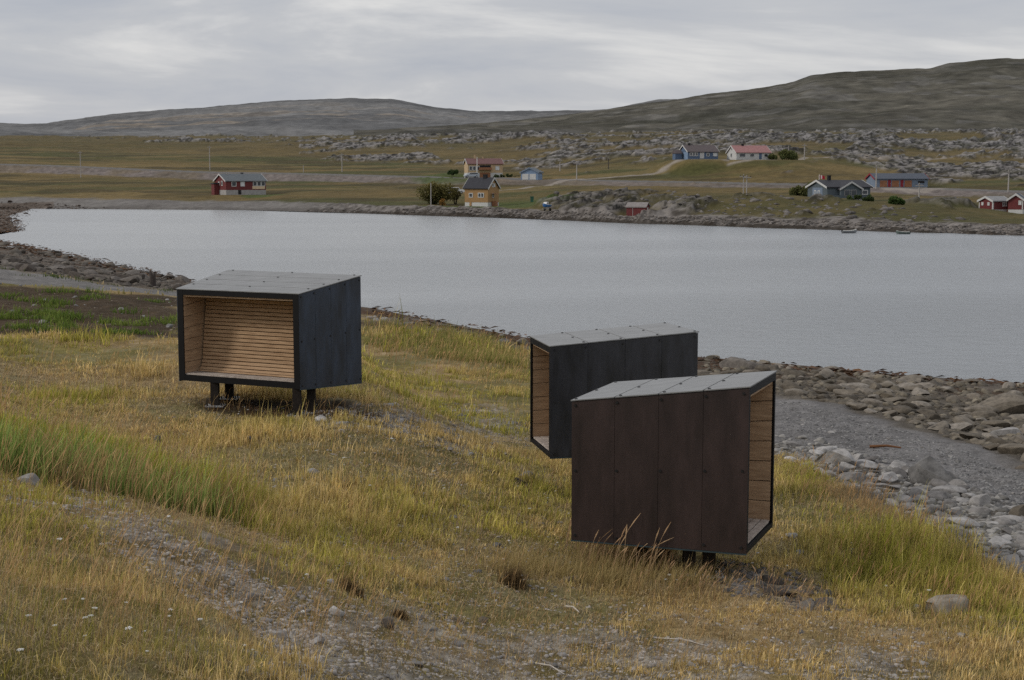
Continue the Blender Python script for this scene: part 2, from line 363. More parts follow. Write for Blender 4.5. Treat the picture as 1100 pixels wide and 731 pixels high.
def ground_colors(x, y, z, sd, lev, m, s1, s2):
    n = len(x); C = np.zeros((n, 3))
    nr = (y < 190) & (lev <= 0)
    X, Y = x[nr], y[nr]; SD = sd[nr]
    d, mm = grass_density(X, Y, SD)
    n1 = fbm(X, Y, 2.5, 4, 500); n2 = fbm(X, Y, .35, 3, 501); n3 = fbm(X, Y, 9, 3, 502)
    c = lerp((.17, .118, .048), (.35, .25, .115), n2)
    c = lerp(c, (.115, .108, .026), .8 * sms(.40, .62, n1 * .6 + n3 * .4) )
    c = lerp(c, (.055, .068, .018), .6 * mm['lush'])
    stone = lerp((.15, .13, .11), (.33, .30, .27), sms(.35, .7, fbm(X, Y, .16, 3, 503)))
    bare = np.clip(1 - d * 1.25, 0, 1) * .8
    c = lerp(c, lerp((.12, .088, .055), stone, sms(.4, .6, n2)), np.maximum(bare * .32, .85 * mm['stony'] * sms(.25, .55, n2 * .5 + n1 * .5)))
    soil = lerp((.026, .017, .010), (.062, .041, .025), n2)
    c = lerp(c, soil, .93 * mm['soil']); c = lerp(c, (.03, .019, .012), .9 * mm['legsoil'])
    c = lerp(c, lerp((.115, .108, .102), (.185, .176, .168), n2), mm['path'])
    be = lerp((.05, .042, .033), (.14, .122, .10), n2)
    c = lerp(c, be, mm['beach'])
    c = lerp(c, lerp((.105, .10, .097), (.20, .19, .185), fbm(X, Y, .22, 3, 504)), np.maximum(mm['shingle'], .0))
    rk = lerp((.06, .045, .033), (.15, .13, .11), n2)
    c = lerp(c, rk, mm['rocky'] * (1 - mm['path']) * (1 - mm['soil']))
    weed = sms(13, 2, SD) * sms(-2, 1, SD) * sms(.42, .62, fbm(X, Y, 4, 3, 505) + .15 * sms(-20, -60, X))
    c = lerp(c, (.055, .026, .010), .85 * weed * np.maximum(mm['rocky'], mm['beach']))
    C[nr] = c * 1.0
    fr = ~nr
    if fr.any():
        X, Y, L, M, S1, S2 = x[fr], y[fr], lev[fr], m[fr], s1[fr], s2[fr]
        b = 550 + X / Y * F
        n1 = fbm(X, Y, 45, 5, 600, .6); n2 = fbm(X, Y, 4, 4, 601); n3 = fbm(X * .25, Y, 12, 4, 602)
        c = lerp((.085, .064, .026), (.145, .105, .042), n2)
        c = lerp(c, (.056, .060, .021), .85 * sms(.42, .6, n1 * .55 + n3 * .45))
        c = lerp(c, (.17, .122, .052), .6 * sms(.52, .68, fbm(X * .3, Y, 16, 4, 603)))
        c = lerp(c, (.050, .040, .018), .75 * sms(.55, .70, fbm(X * .45, Y, 13, 5, 604)))
        up = sms(5.8, 6.6, L)
        c = lerp(c, lerp((.072, .055, .024), (.125, .090, .036), n2), .65 * up)
        gk = sms(.34, .60, fbm(X, Y * .6, 1.9, 4, 606, .7)) * .8 + .2 * S2
        rock = lerp((.026, .023, .020), (.25, .228, .21), sms(.1, .95, gk * (.55 + .45 * S1)))
        rock = lerp(rock, (.05, .047, .022), .5 * sms(.52, .66, fbm(X, Y, 5, 3, 607)))
        c = lerp(c, lerp((.045, .050, .017), (.085, .066, .026), n2), .7 * sms(.8, 1.2, L) * sms(2.6, 2.2, L) * sms(560, 610, b))
        rock = rock * (1 - .32 * (L < 3))[:, None]
        c = lerp(c, rock, M * np.where(L < 3, .55 + .45 * sms(.38, .55, fbm(X, Y, 3.2, 3, 620)), 1))
        c = lerp(c, c * np.array([.93, .98, 1.05]) * .96 + .006, sms(5, 8, L))  # aerial haze painted in: bluer and lifted towards the ridge
        emb = sms(2.93, 3.1, L) * sms(4.05, 3.95, L)
        c = lerp(c, lerp((.085, .070, .062), (.21, .18, .165), fbm(X, Y, 1.4, 3, 608)), emb * (.62 + .38 * sms(.35, .6, fbm(X, Y, 18, 3, 612))))
        road = sms(3.95, 4.05, L) * sms(5.0, 4.95, L)
        c = lerp(c, (.13, .122, .115), road)
        rr = sms(1.2, 1.0, L + (n2 - .5) * .25)
        riprap = lerp((.045, .038, .032), (.19, .172, .158), sms(.3, .7, fbm(X, Y, 1.1, 3, 609)))
        sand = lerp((.11, .10, .092), (.19, .178, .165), n2)
        bl = sms(400, 300, b)
        c = lerp(c, lerp(riprap, sand, bl), rr)
        c = lerp(c, (.028, .022, .016), .85 * sms(.42, .12, L) * (1 - .6 * bl))
        for pts, w in TRACKS:
            c = lerp(c, (.24, .21, .18), .9 * sms(w, w * .55, seg_dist(X, Y, pts)))
        for (gx, gy, r) in LAWNS:
            q = sms(r, r * .6, np.hypot(X - gx, (Y - gy) * .55) + (n2 - .5) * 4)
            c = lerp(c, (.052, .076, .020), .8 * q * (1 - rr) * (1 - road))
        # head of the bay: low weedy flat
        flat = (X < -62) & (L <= 0.9) & (Y < 345) & (b < 60)
        c = np.where(flat[:, None], lerp((.05, .034, .022), (.16, .135, .115), n2), c)
        C[fr] = c
    return C

LAWNS = [tuple(ground_hit(px, py)[0][:2]) + (r,) for px, py, r in [(545, 221, 15), (485, 190, 13), (482, 223, 10), (282, 210, 6)]]
rows = np.concatenate([3.5 * (60 / 3.5) ** np.linspace(0, 1, 430)[:-1], 60 * (180 / 60) ** np.linspace(0, 1, 120)[:-1], 180 * (900 / 180) ** np.linspace(0, 1, 400)[:-1], 900 * (1900 / 900) ** np.linspace(0, 1, 60)])
tan = np.linspace(-.52, .50, 960)
gx = (tan[None, :] * (rows[:, None] + 6)).ravel(); gy = np.repeat(rows, len(tan))
gz, gsd, glev, gm, gs1, gs2 = H(gx, gy, True)
R_, K_ = len(rows), len(tan)
idx = np.arange(R_ * K_).reshape(R_, K_)
Q = np.stack([idx[:-1, :-1], idx[:-1, 1:], idx[1:, 1:], idx[1:, :-1]], -1).reshape(-1, 4)
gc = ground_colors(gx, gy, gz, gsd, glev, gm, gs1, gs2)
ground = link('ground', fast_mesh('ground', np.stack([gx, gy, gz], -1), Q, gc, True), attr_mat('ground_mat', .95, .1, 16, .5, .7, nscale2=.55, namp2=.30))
tag(ground, kind='structure')
# the ground goes on around and behind the camera
sx, sy = np.meshgrid(np.linspace(-60, 60, 60), np.linspace(-60, 3.6, 40)); sx, sy = sx.ravel(), sy.ravel()
keep = np.arange(40 * 60).reshape(40, 60)
sz = np.minimum(H0(sx, np.maximum(sy, 3.5))[0], 8) - .02
link('terrain', fast_mesh('terrain', np.stack([sx, sy, sz], -1), np.stack([keep[:-1, :-1], keep[:-1, 1:], keep[1:, 1:], keep[1:, :-1]], -1).reshape(-1, 4), np.tile((.13, .105, .045), (2400, 1)), True), ground.data.materials[0])['kind'] = 'structure'

# ------------------------------------------------------------------ distant hills
def hill(name, sky, base_y, y0, y1, shape, colf, seed):
    P = np.array(sky, float); px = np.arange(P[0, 0], P[-1, 0], 2.0)
    top = np.interp(px, P[:, 0], P[:, 1])
    k = np.ones(9) / 9; pad = np.pad(top, 4, 'edge'); top = np.convolve(pad, k, 'valid') + (fbm(px, px * 0 + seed, 40, 5, seed, .6) - .5) * 2.6
    T = np.concatenate([np.linspace(0, 1, 190), [1.08, 1.3]])
    XX = []; YY = []; ZZ = []; SS = []
    for t in T:
        Y = y0 + (y1 - y0) * t
        s = np.clip(t, 0, 1) ** shape
        py = base_y + (top - base_y) * s
        a, b, c = rays(px, py); q = Y / b
        z = HC + c * q - (max(t - 1, 0) * 500)
        XX.append(a * q); YY.append(np.full(len(px), Y)); ZZ.append(z); SS.append(np.full(len(px), t))
    X = np.array(XX); Y = np.array(YY); Zh = np.array(ZZ); S = np.array(SS)
    amp = (y1) * .011
    Zh = Zh + (fbm(X, Y, y1 * .09, 5, seed, .55) - .5) * amp * sms(0, .12, S) * (1 - .75 * sms(.75, 1, S)) + (fbm(X, Y, y1 * .010, 3, seed + 5) - .5) * y1 * .0016 * (1 - .5 * sms(.9, 1, S))
    C = colf(X.ravel(), Y.ravel(), S.ravel(), y1)
    r, k = X.shape; I = np.arange(r * k).reshape(r, k)
    o = link(name, fast_mesh(name, np.stack([X.ravel(), Y.ravel(), Zh.ravel()], -1), np.stack([I[:-1, :-1], I[:-1, 1:], I[1:, 1:], I[1:, :-1]], -1).reshape(-1, 4), C, True), attr_mat(name + '_mat', 1, .05, .05, .42, .6, dist=4, nscale2=.012, namp2=.22))
    return tag(o, kind='structure')

def far_col(X, Y, S, s):
    n = fbm(X * .5, Y, s * .06, 5, 700, .6); n2 = fbm(X * .22, Y, s * .035, 5, 701, .6)
    c = lerp((.118, .118, .118), (.160, .158, .155), sms(.3, .7, n))  # distance haze is tinted into these greys
    c = lerp(c, (.27, .22, .165), .6 * sms(.56, .66, n2) * sms(.0, .25, S) * sms(.95, .5, S))
    c = c * (.8 + .4 * fbm(X * .7, Y * .5, s * .008, 3, 704))[:, None]
    return lerp(c, (.082, .083, .085), .6 * sms(.52, .66, fbm(X * .35, Y, s * .03, 5, 702)))

def near_col(X, Y, S, s):
    n = fbm(X * .5, Y, s * .05, 5, 710, .6); n2 = fbm(X * .3, Y, s * .035, 5, 711, .6)
    c = lerp((.056, .054, .044), (.088, .082, .066), sms(.3, .7, n))
    c = lerp(c, (.120, .110, .090), .4 * sms(.55, .68, n2)); c = lerp(c, (.15, .145, .14), .35 * sms(.57, .66, fbm(X * .6, Y * .45, s * .012, 4, 714)))
    c = c * (.55 + .9 * fbm(X * .7, Y * .5, s * .006, 3, 715))[:, None]
    return lerp(c, (.040, .039, .028), .5 * sms(.52, .66, fbm(X * .35, Y, s * .05, 5, 712)))

hill('hills', [(-500, 128), (-200, 135), (0, 131.5), (40, 132), (75, 130), (110, 125), (150, 120.5), (200, 116.5), (250, 111.5), (300, 107.5), (360, 106.5), (425, 106.5), (470, 116), (520, 119.5), (600, 119), (650, 117.5), (690, 109), (715, 106.5), (740, 108), (800, 114), (900, 120)],
     152, 1700, 4600, .9, far_col, 720)
hill('hill', [(380, 146), (460, 137), (540, 131), (600, 125.5), (650, 119), (700, 112), (727, 108), (760, 102), (800, 96.5), (850, 89), (870, 81), (900, 77.5), (950, 74.5), (1000, 72.5), (1020, 67.5), (1050, 64.5), (1100, 62.5), (1250, 56), (1600, 70)],
     150, 1250, 2500, .85, near_col, 740)

# ------------------------------------------------------------------ water
def water():
    m, nt, b = new_mat('water_mat'); N = nt.nodes; L = nt.links
    g = N.new('ShaderNodeNewGeometry'); sep = N.new('ShaderNodeMapping'); sep.inputs['Scale'].default_value = (.55, .9, 1)
    L.new(g.outputs['Position'], sep.inputs['Vector'])
    n1 = N.new('ShaderNodeTexNoise'); n1.inputs['Scale'].default_value = 1.1; n1.inputs['Detail'].default_value = 8; n1.inputs['Roughness'].default_value = .65
    L.new(sep.outputs[0], n1.inputs['Vector'])
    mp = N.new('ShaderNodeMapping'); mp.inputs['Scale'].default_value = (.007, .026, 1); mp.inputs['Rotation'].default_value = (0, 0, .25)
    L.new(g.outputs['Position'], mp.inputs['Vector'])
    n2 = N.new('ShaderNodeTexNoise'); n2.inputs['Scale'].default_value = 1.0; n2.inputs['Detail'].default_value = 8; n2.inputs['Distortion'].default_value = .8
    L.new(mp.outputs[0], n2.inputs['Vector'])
    bp = N.new('ShaderNodeBump'); bp.inputs['Distance'].default_value = .25
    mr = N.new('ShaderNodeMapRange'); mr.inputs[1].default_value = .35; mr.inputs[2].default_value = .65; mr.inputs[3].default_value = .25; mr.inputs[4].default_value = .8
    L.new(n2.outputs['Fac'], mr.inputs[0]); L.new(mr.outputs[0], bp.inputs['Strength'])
    L.new(n1.outputs['Fac'], bp.inputs['Height']); L.new(bp.outputs[0], b.inputs['Normal'])
    b.inputs['Base Color'].default_value = (.225, .238, .245, 1); cm = N.new('ShaderNodeMix'); cm.data_type = 'RGBA'; cm.inputs[6].default_value = (.265, .28, .287, 1); cm.inputs[7].default_value = (.20, .213, .222, 1); L.new(mr.outputs[0], cm.inputs[0]); L.new(cm.outputs[2], b.inputs['Base Color'])  # wind streaks in the reflected sky, painted as lighter and darker base colour
    b.inputs['Roughness'].default_value = .20; b.inputs['IOR'].default_value = 1.4
    b.inputs['Specular IOR Level'].default_value = .5
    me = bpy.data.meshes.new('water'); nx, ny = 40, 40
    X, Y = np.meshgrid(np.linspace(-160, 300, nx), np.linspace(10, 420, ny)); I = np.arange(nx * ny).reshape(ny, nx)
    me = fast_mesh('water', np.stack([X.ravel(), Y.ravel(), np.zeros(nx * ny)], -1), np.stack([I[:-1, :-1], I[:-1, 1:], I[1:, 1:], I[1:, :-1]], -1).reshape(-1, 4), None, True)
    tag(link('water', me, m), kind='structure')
water()

# ------------------------------------------------------------------ wind shelters
PANEL = {'blue': mat('panel_blue_black', (.014, .022, .037), .42, .75, 3, .06, .5, stretch=(2, 2, .5)),
         'slate': mat('panel_slate_black', (.016, .017, .022), .42, .75, 3, .06, .5, stretch=(2, 2, .5)),
         'brown': mat('panel_brown_black', (.0275, .0172, .0162), .45, .45, 2.2, .08, .45, stretch=(2, 2, .5))}
ROOFM = mat('roof_sheet', (.185, .187, .185), .5, .2, 2.5, .03, .5, stretch=(1, 3, 1))
BLACK = mat('black_trim', (.004, .004, .005), .6, .3, 8, .0, .2)
TEAL = mat('edge_trim', (.028, .045, .052), .5, .3, 5, 0, .4)
def wood(name, c, d, stretch):
    return mat(name, c, .75, .2, 3.2, .12, .2, dark=d, stretch=stretch)
WOOD_SLAT = wood('larch_slats', (.39, .265, .16), (.26, .16, .09), (1, 1, 14))
WOOD_LINING = wood('larch_lining', (.40, .285, .185), (.28, .185, .115), (1, 1, 9))
WOOD_FLOOR = wood('weathered_boards', (.40, .35, .31), (.24, .20, .17), (3, 3, 6))
DARKWOOD = mat('dark_posts', (.022, .017, .014), .8, .4, 9, .2, .2)
STEEL = mat('galvanised', (.42, .43, .43), .45, .2, 9, 0, .5, .4)
SCREW = mat('screw_heads', (.012, .012, .013), .4, .1, 5, 0, .4)

def shelter(front, back, zf, zb, panel, label, legs, n_pan=4, thick=.11, sill=.062):
    """front = plan of A, B (left, right as seen from outside the opening); back = C, D behind B, A; zf, zb = (bottom, top)"""
    A, B = map(np.array, front); C, D = map(np.array, back)
    ctr = (A + B + C + D) / 4; g0 = float(H(ctr[0], ctr[1])); base = np.array([ctr[0], ctr[1], g0])
    root = tag(empty('wind_shelter', base), label, 'shelter', 'open-fronted bird watching shelters on the meadow')
    wid = np.linalg.norm(B - A); dep = np.linalg.norm((C + D - A - B) / 2)
    def P(u, v, w):
        xy = A * (1 - u) * (1 - v) + B * u * (1 - v) + C * u * v + D * (1 - u) * v
        b = zf[0] * (1 - v) + zb[0] * v; t = zf[1] * (1 - v) + zb[1] * v
        return np.array([xy[0], xy[1], b + (t - b) * w]) - base
    def bx(mb, u0, u1, v0, v1, w0, w1):
        return mb.hexa([P(u0, v0, w0), P(u1, v0, w0), P(u1, v1, w0), P(u0, v1, w0), P(u0, v0, w1), P(u1, v0, w1), P(u1, v1, w1), P(u0, v1, w1)])
    tu = .014 / wid; tv = .014 / dep; hgt = zf[1] - zf[0]; th = .014 / hgt
    wu = thick / wid; wv = .09 / dep; wt = .10 / hgt; g = .0016 / dep
    M = PANEL[panel]
    def screw(u, v, w, nrm, par):
        p = P(u, v, w); n = np.array(nrm, float); n /= np.linalg.norm(n)
        MB().tube(p - n * .004, p + n * .012, .021, .017, 8).build('screw', SCREW, par)
    e = B - A; nA = np.array([-(e[0]), -(e[1]), 0]) / wid
    for side in (0, 1):
        u0, u1 = ((0, tu) if side == 0 else (1 - tu, 1)); n = nA if side == 0 else -nA
        d = (D - A) if side == 0 else (C - B)
        n = np.array([d[1], -d[0], 0]) * (-1 if side == 0 else 1)
        if np.dot(n, nA if side == 0 else -nA) < 0: n = -n
        for k in range(n_pan):
            a, b = k / n_pan, (k + 1) / n_pan
            pn = bx(MB(), u0, u1, a + (g if k else 0), b - (g if k < n_pan - 1 else 0), .0, 1 - th * .6).build('wall_panel', M, root, bevel=.002)
            us = 0 if side == 0 else 1
            for w in (.035, .5, .965):
                screw(us, b - .022 if k == n_pan - 1 else b - g - .012, w, n, pn)
                if k == 0: screw(us, a + .03, w, n, pn)
        # carcass of the side wall and its plank lining
        uu = (tu * 1.05, wu - .022 / wid) if side == 0 else (1 - wu + .022 / wid, 1 - tu * 1.05)
        bx(MB(), *uu, .013, .985, .01, .99 - th).build('wall_core', BLACK, root)
        lm = MB(); npl = 7
        ul = (wu - .020 / wid, wu) if side == 0 else (1 - wu, 1 - wu + .020 / wid)
        w0, w1 = sill + .012, 1 - wt
        for k in range(npl):
            bx(lm, *ul, .0135, .94, w0 + (w1 - w0) * k / npl + .0026, w0 + (w1 - w0) * (k + 1) / npl - .0026)
        lm.build('wall_lining', WOOD_LINING, root)
        # teal bottom rim of the wall
        um = (-.006 / wid, tu * 1.3) if side == 0 else (1 - tu * 1.3, 1 + .006 / wid)
        bx(MB(), *um, 0, 1, -.018 / hgt, -.001).build('bottom_rim', TEAL, root)
    # back wall
    for k in range(n_pan):
        a, b = k / n_pan, (k + 1) / n_pan
        bx(MB(), a + .003, b - .003, 1 - tv, 1, 0, 1 - th).build('back_panel', M, root)
    # roof sheets, four across the depth, with screws
    for k in range(n_pan):
        a = k / n_pan + (.008 / dep if k else -.012 / dep); b = (k + 1) / n_pan - (.008 / dep if k < n_pan - 1 else -.012 / dep)
        rp = bx(MB(), -.012 / wid, 1 + .012 / wid, a, b, 1, 1 + .014 / hgt).build('roof_panel', ROOFM, root)
        for u in (.04, .5, .96):
            screw(u, min(max(b - .02, 0), 1), 1 + .014 / hgt, (0, 0, 1), rp)
    bx(MB(), tu * 1.1, 1 - tu * 1.1, .012, .985, 1 - .03 / hgt, 1 - .004 / hgt).build('roof_core', BLACK, root)
    cm = MB()
    for k in range(8):
        a, b = .0135 + .95 * k / 8, .0135 + .95 * (k + 1) / 8
        bx(cm, wu, 1 - wu, a + .002, b - .002, 1 - wt - .02, 1 - wt)
    cm.build('ceiling_lining', WOOD_LINING, root)
    # front frame (black) round the opening
    fr = MB(); f0, f1 = -.002 / dep, .011
    bx(fr, tu * 1.05, wu + .002, f0, f1, 0, 1 - .004 / hgt); bx(fr, 1 - wu - .002, 1 - tu * 1.05, f0, f1, 0, 1 - .004 / hgt)
    bx(fr, wu + .003, 1 - wu - .003, f0, f1, 1 - wt, 1 - .004 / hgt); bx(fr, wu + .003, 1 - wu - .003, f0, f1, 0, sill)
    fr.build('front_frame', BLACK, root)
    # floor boards and underside
    fl = MB(); nb = 4
    for k in range(nb):
        a, b = .0135 + .20 * k / nb, .0135 + .20 * (k + 1) / nb
        bx(fl, wu + .002, 1 - wu - .002, a + .004, b - .004, sill + .004, sill + .019)
    fl.build('floor_boards', WOOD_FLOOR, root)
    bx(MB(), tu * 1.2, 1 - tu * 1.2, .013, .98, .004, sill - .006).build('floor_frame', BLACK, root)
    # slatted backrest sweeping up from the floor
    prof = [(.215, sill + .022), (.262, sill + .045), (.292, sill + .085), (.312, sill + .14), (.415, .995 - wt - .02)]
    L = [0]
    for i in range(1, len(prof)): L.append(L[-1] + math.hypot((prof[i][0] - prof[i - 1][0]) * dep, (prof[i][1] - prof[i - 1][1]) * hgt))
    sl = MB(); ns = 22; pv = [p[0] for p in prof]; pw = [p[1] for p in prof]
    for k in range(ns):
        s0 = L[-1] * (k + .11) / ns; s1 = L[-1] * (k + .89) / ns
        v0, w0 = np.interp(s0, L, pv), np.interp(s0, L, pw); v1, w1 = np.interp(s1, L, pv), np.interp(s1, L, pw)
        jit = random.uniform(-.003, .003); v0 += jit; v1 += jit
        ov, ow = .018 / dep, .012 / hgt
        pts = [(v0, w0), (v1, w1), (v1 + ov, w1 - ow), (v0 + ov, w0 - ow)]
        q = [P(wu + .012, *pts[0]), P(1 - wu - .012, *pts[0]), P(1 - wu - .012, *pts[3]), P(wu + .012, *pts[3]), P(wu + .012, *pts[1]), P(1 - wu - .012, *pts[1]), P(1 - wu - .012, *pts[2]), P(wu + .012, *pts[2])]
        sl.hexa(q)
    sl.build('backrest', WOOD_SLAT, root)
    bx(MB(), wu, 1 - wu, .46, .475, sill + .01, .99 - wt).build('back_lining', BLACK, root)
    # posts on steel plates
    for (u, v) in legs:
        p = P(u, v, .01); gz_ = float(H(p[0] + base[0], p[1] + base[1])) - base[2]
        lg = MB().box(p[0] - .075, p[0] + .075, p[1] - .06, p[1] + .06, gz_ - .15, p[2]).build('leg', DARKWOOD, root, bevel=.006)
        MB().box(p[0] - .17, p[0] + .17, p[1] - .15, p[1] + .15, gz_ + .015, gz_ + .035).build('base_plate', STEEL, lg)
        bm_ = MB()
        for i, j in ((-.13, -.11), (.13, -.11), (-.13, .11), (.13, .11)):
            MB().tube((p[0] + i, p[1] + j, gz_ + .03), (p[0] + i, p[1] + j, gz_ + .085), .013, .013, 6).build('bolt', SCREW, lg)
    return root

def pt(px, py, Y): return tuple(at(px, py, Y)[:2])
def zz(px, py, Y): return at(px, py, Y)[2]
SH = []
SH.append(shelter([pt(191, 360, 26.15), pt(322, 360, 25.0)], [pt(388, 350, 26.25), pt(247, 350, 27.75)],
        ((zz(191, 408, 26.15) + zz(322, 419, 25)) / 2, (zz(191, 311, 26.15) + zz(322, 316, 25)) / 2), (zz(388, 411, 26.25), (zz(388, 297, 26.25) + zz(247, 291, 27.75)) / 2), 'blue',
        'dark box shelter whose wide slatted wooden bench faces the viewer, beside the soil mound', [(.28, .05), (.215, .45), (.945, .05), (.935, .30)], thick=.13))
SH.append(shelter([pt(569.5, 420, 22.9), pt(591, 420, 21.5)], [pt(749, 420, 22.15), pt(714, 420, 23.5)],
        ((zz(565.5, 472, 22.9) + zz(588, 494, 21.5)) / 2, (zz(569.5, 363, 22.9) + zz(591, 371.5, 21.5)) / 2), (zz(588, 494, 21.5), (zz(749, 357, 22.15) + zz(714, 348, 23.5)) / 2), 'slate',
        'dark box shelter half hidden behind another, its wooden opening turned towards the soil mound', [(.5, .45), (.5, .8), (.85, .45), (.85, .8)], thick=.07, sill=.030))
SH.append(shelter([pt(803.5, 500, 16.5), pt(832, 480, 17.85)], [pt(660, 480, 18.75), pt(614, 500, 17.2)],
        ((zz(803, 596, 16.5) + zz(830, 565, 17.85)) / 2, (zz(803, 416, 16.5) + zz(832, 400, 17.85)) / 2), (zz(614, 580, 17.2), zz(614, 431, 17.2)), 'brown',
        'brown-black box shelter with a broad blank wall and its opening turned to the cobble beach', [(.30, .645), (.34, .53), (.2, .355), (.25, .25)], thick=.06, sill=.028))

# ------------------------------------------------------------------ houses across the bay
W_ = {k: mat('paint_' + k, c, .7, v, 1.5, .0, .25) for k, c, v in [('red', (.125, .030, .03), .2), ('ochre', (.30, .18, .08), .15), ('yellow', (.42, .31, .19), .12), ('blue', (.085, .125, .20), .15),
      ('paleblue', (.17, .24, .35), .15), ('white', (.48, .48, .47), .08), ('grey', (.085, .105, .12), .15), ('cream', (.55, .42, .28), .1), ('slate', (.15, .19, .25), .15),
      ('orange', (.25, .115, .06), .15), ('darkred', (.22, .02, .03), .1), ('concrete', (.30, .29, .28), .15), ('black', (.015, .015, .017), .2), ('green', (.03, .09, .06), .2)]}
R = {k: mat('roof_' + k, c, .75, .2, 2, .0, .3) for k, c in [('slate', (.10, .112, .12)), ('charcoal', (.030, .030, .036)), ('maroon', (.13, .065, .062)), ('pink', (.27, .135, .13)), ('brown', (.085, .068, .068)), ('bluegrey', (.065, .075, .095)), ('lightgrey', (.22, .22, .22)), ('patched', (.20, .18, .17))]}
GLASS = mat('window_pane', (.035, .042, .05), .12, .3, 3, 0, .6)
PALE = mat('window_blind', (.55, .57, .58), .3, .1, 3, 0, .5)

def house(name, label, cat, px, py, Y, theta, L, Wd, eave, ridge, wall, roofm, found=.6, foundm='concrete', trim='white', wins=(), chimneys=(), right_corner=False, group='houses and sheds across the bay', over=.3, extra=None):
    """px,py,Y: foot of the nearest front corner. Local axes: x along the front, y into the house, z up. Windows: (face, s, z, w, h, kind)"""
    th = math.radians(theta); c = at(px, py, Y); z0 = c[2]
    ex = np.array([math.cos(th), math.sin(th)])
    org = np.array(c[:2]) - (ex * L if right_corner else 0)
    root = tag(empty(name, (org[0], org[1], z0), th), label, cat, group)
    MB().box(.03, L - .03, .03, Wd - .03, -3.0, found).build('foundation', W_[foundm], root)
    MB().prism([(0, found), (Wd, found), (Wd, eave), (Wd / 2, ridge), (0, eave)], 'x', 0, L).build('wall', W_[wall], root)
    sl = (ridge - eave) / (Wd / 2); t = .16
    pr = [(-over, eave - sl * over + .03), (Wd / 2, ridge + .03), (Wd + over, eave - sl * over + .03), (Wd + over, eave - sl * over + .03 + t), (Wd / 2, ridge + .03 + t), (-over, eave - sl * over + .03 + t)]
    ro = MB().prism(pr, 'x', -over, L + over).build('roof', R[roofm], root)
    if trim:
        for xx in (-over - .05, L + over + .01):
            pb = [(-over - .02, eave - sl * over - .12), (Wd / 2, ridge - .12), (Wd + over + .02, eave - sl * over - .12), (Wd + over + .02, eave - sl * over + t + .07), (Wd / 2, ridge + t + .07), (-over - .02, eave - sl * over + t + .07)]
            MB().prism(pb, 'x', xx, xx + .04).build('bargeboard', W_[trim], root)
    for (cx, cy, w, h, k) in chimneys:
        zr = ridge - abs(cy - Wd / 2) * sl
        MB().box(cx - w / 2, cx + w / 2, cy - w / 2, cy + w / 2, zr - .5, zr + h).box(cx - w / 2 - .06, cx + w / 2 + .06, cy - w / 2 - .06, cy + w / 2 + .06, zr + h + .005, zr + h + .09).build('chimney', W_[k], ro)
    def face(mb, f, s, z, w, h, d0, d1):
        if f == 'front': mb.box(s - w / 2, s + w / 2, -d1, -d0, z, z + h)
        elif f == 'left': mb.box(-d1, -d0, s - w / 2, s + w / 2, z, z + h)
        else: mb.box(L + d0, L + d1, s - w / 2, s + w / 2, z, z + h)
        return mb
    for (f, s, z, w, h, k) in wins:
        if k in ('glass', 'blind', 'double'):
            fw = .14; fr = MB()
            face(fr, f, s - w / 2 + fw / 2, z, fw, h, .001, .07); face(fr, f, s + w / 2 - fw / 2, z, fw, h, .001, .07)
            face(fr, f, s, z, w - 2 * fw - .004, fw, .001, .07); face(fr, f, s, z + h - fw, w - 2 * fw - .004, fw, .001, .07)
            if k == 'double': face(fr, f, s, z + fw + .002, .14, h - 2 * fw - .004, .001, .07)
            wn = fr.build('window', W_['white'], root)
            face(MB(), f, s, z + fw, w - 2 * fw, h - 2 * fw, .002, .03).build('pane', PALE if k == 'blind' else GLASS, wn)
        elif k.startswith('door'):
            d = face(MB(), f, s, z, w, h, .001, .05).build('door', W_[k[5:] or 'white'], root)
            face(MB(), f, s + w * .36, z + h * .46, .07, .12, .051, .10).build('handle', STEEL, d)
        elif k.startswith('panel'):
            face(MB(), f, s, z, w, h, .001, .045).build('wall_panel', W_[k[6:]], root)
        elif k.startswith('corner'):
            face(MB(), f, s, z, w, h, .001, .03).build('corner_board', W_[k[7:]], root)
    if extra: extra(root)
    return root

def red_annex(root):
    MB().box(-1.3, -.01, 4.6, 6.6, -1, 2.6).build('porch', W_['red'], root); MB().prism([(4.4, 2.62), (6.8, 2.62), (6.8, 2.8), (4.4, 2.95)], 'x', -1.5, -.06).build('porch_roof', R['charcoal'], root)
house('red_house', 'red timber house with slate roof on grey basement alone in the field beyond the bay', 'house', 243, 209.3, 357, 33, 10.7, 7.6, 3.35, 5.0, 'red', 'slate', 1.15, 'concrete',
      wins=[('front', 2.1, 2.0, 1.3, 1.25, 'glass'), ('front', 4.4, 2.0, 1.15, 1.35, 'blind'), ('front', 8.7, 1.35, 3.4, .7, 'panel_cream'), ('front', 7.7, 2.06, 1.1, 1.2, 'glass'), ('front', 8.82, 2.06, 1.1, 1.2, 'glass'), ('front', 9.94, 2.06, 1.1, 1.2, 'glass'), ('front', 3.6, .05, .8, 1.05, 'door_black'),
            ('left', 2.6, 2.2, 1.0, 1.2, 'glass'), ('left', 4.7, 2.3, .9, .9, 'blind')], chimneys=[(6, 4.2, .6, .55, 'black'), (1.8, 3.4, .25, .4, 'concrete')], extra=red_annex)
def porch_y1(root):
    MB().box(5.62, 6.5, 1.6, 2.6, -.5, 1.0).box(5.62, 6.7, 1.4, 2.8, 2.5, 2.6).build('porch', W_['orange'], root)
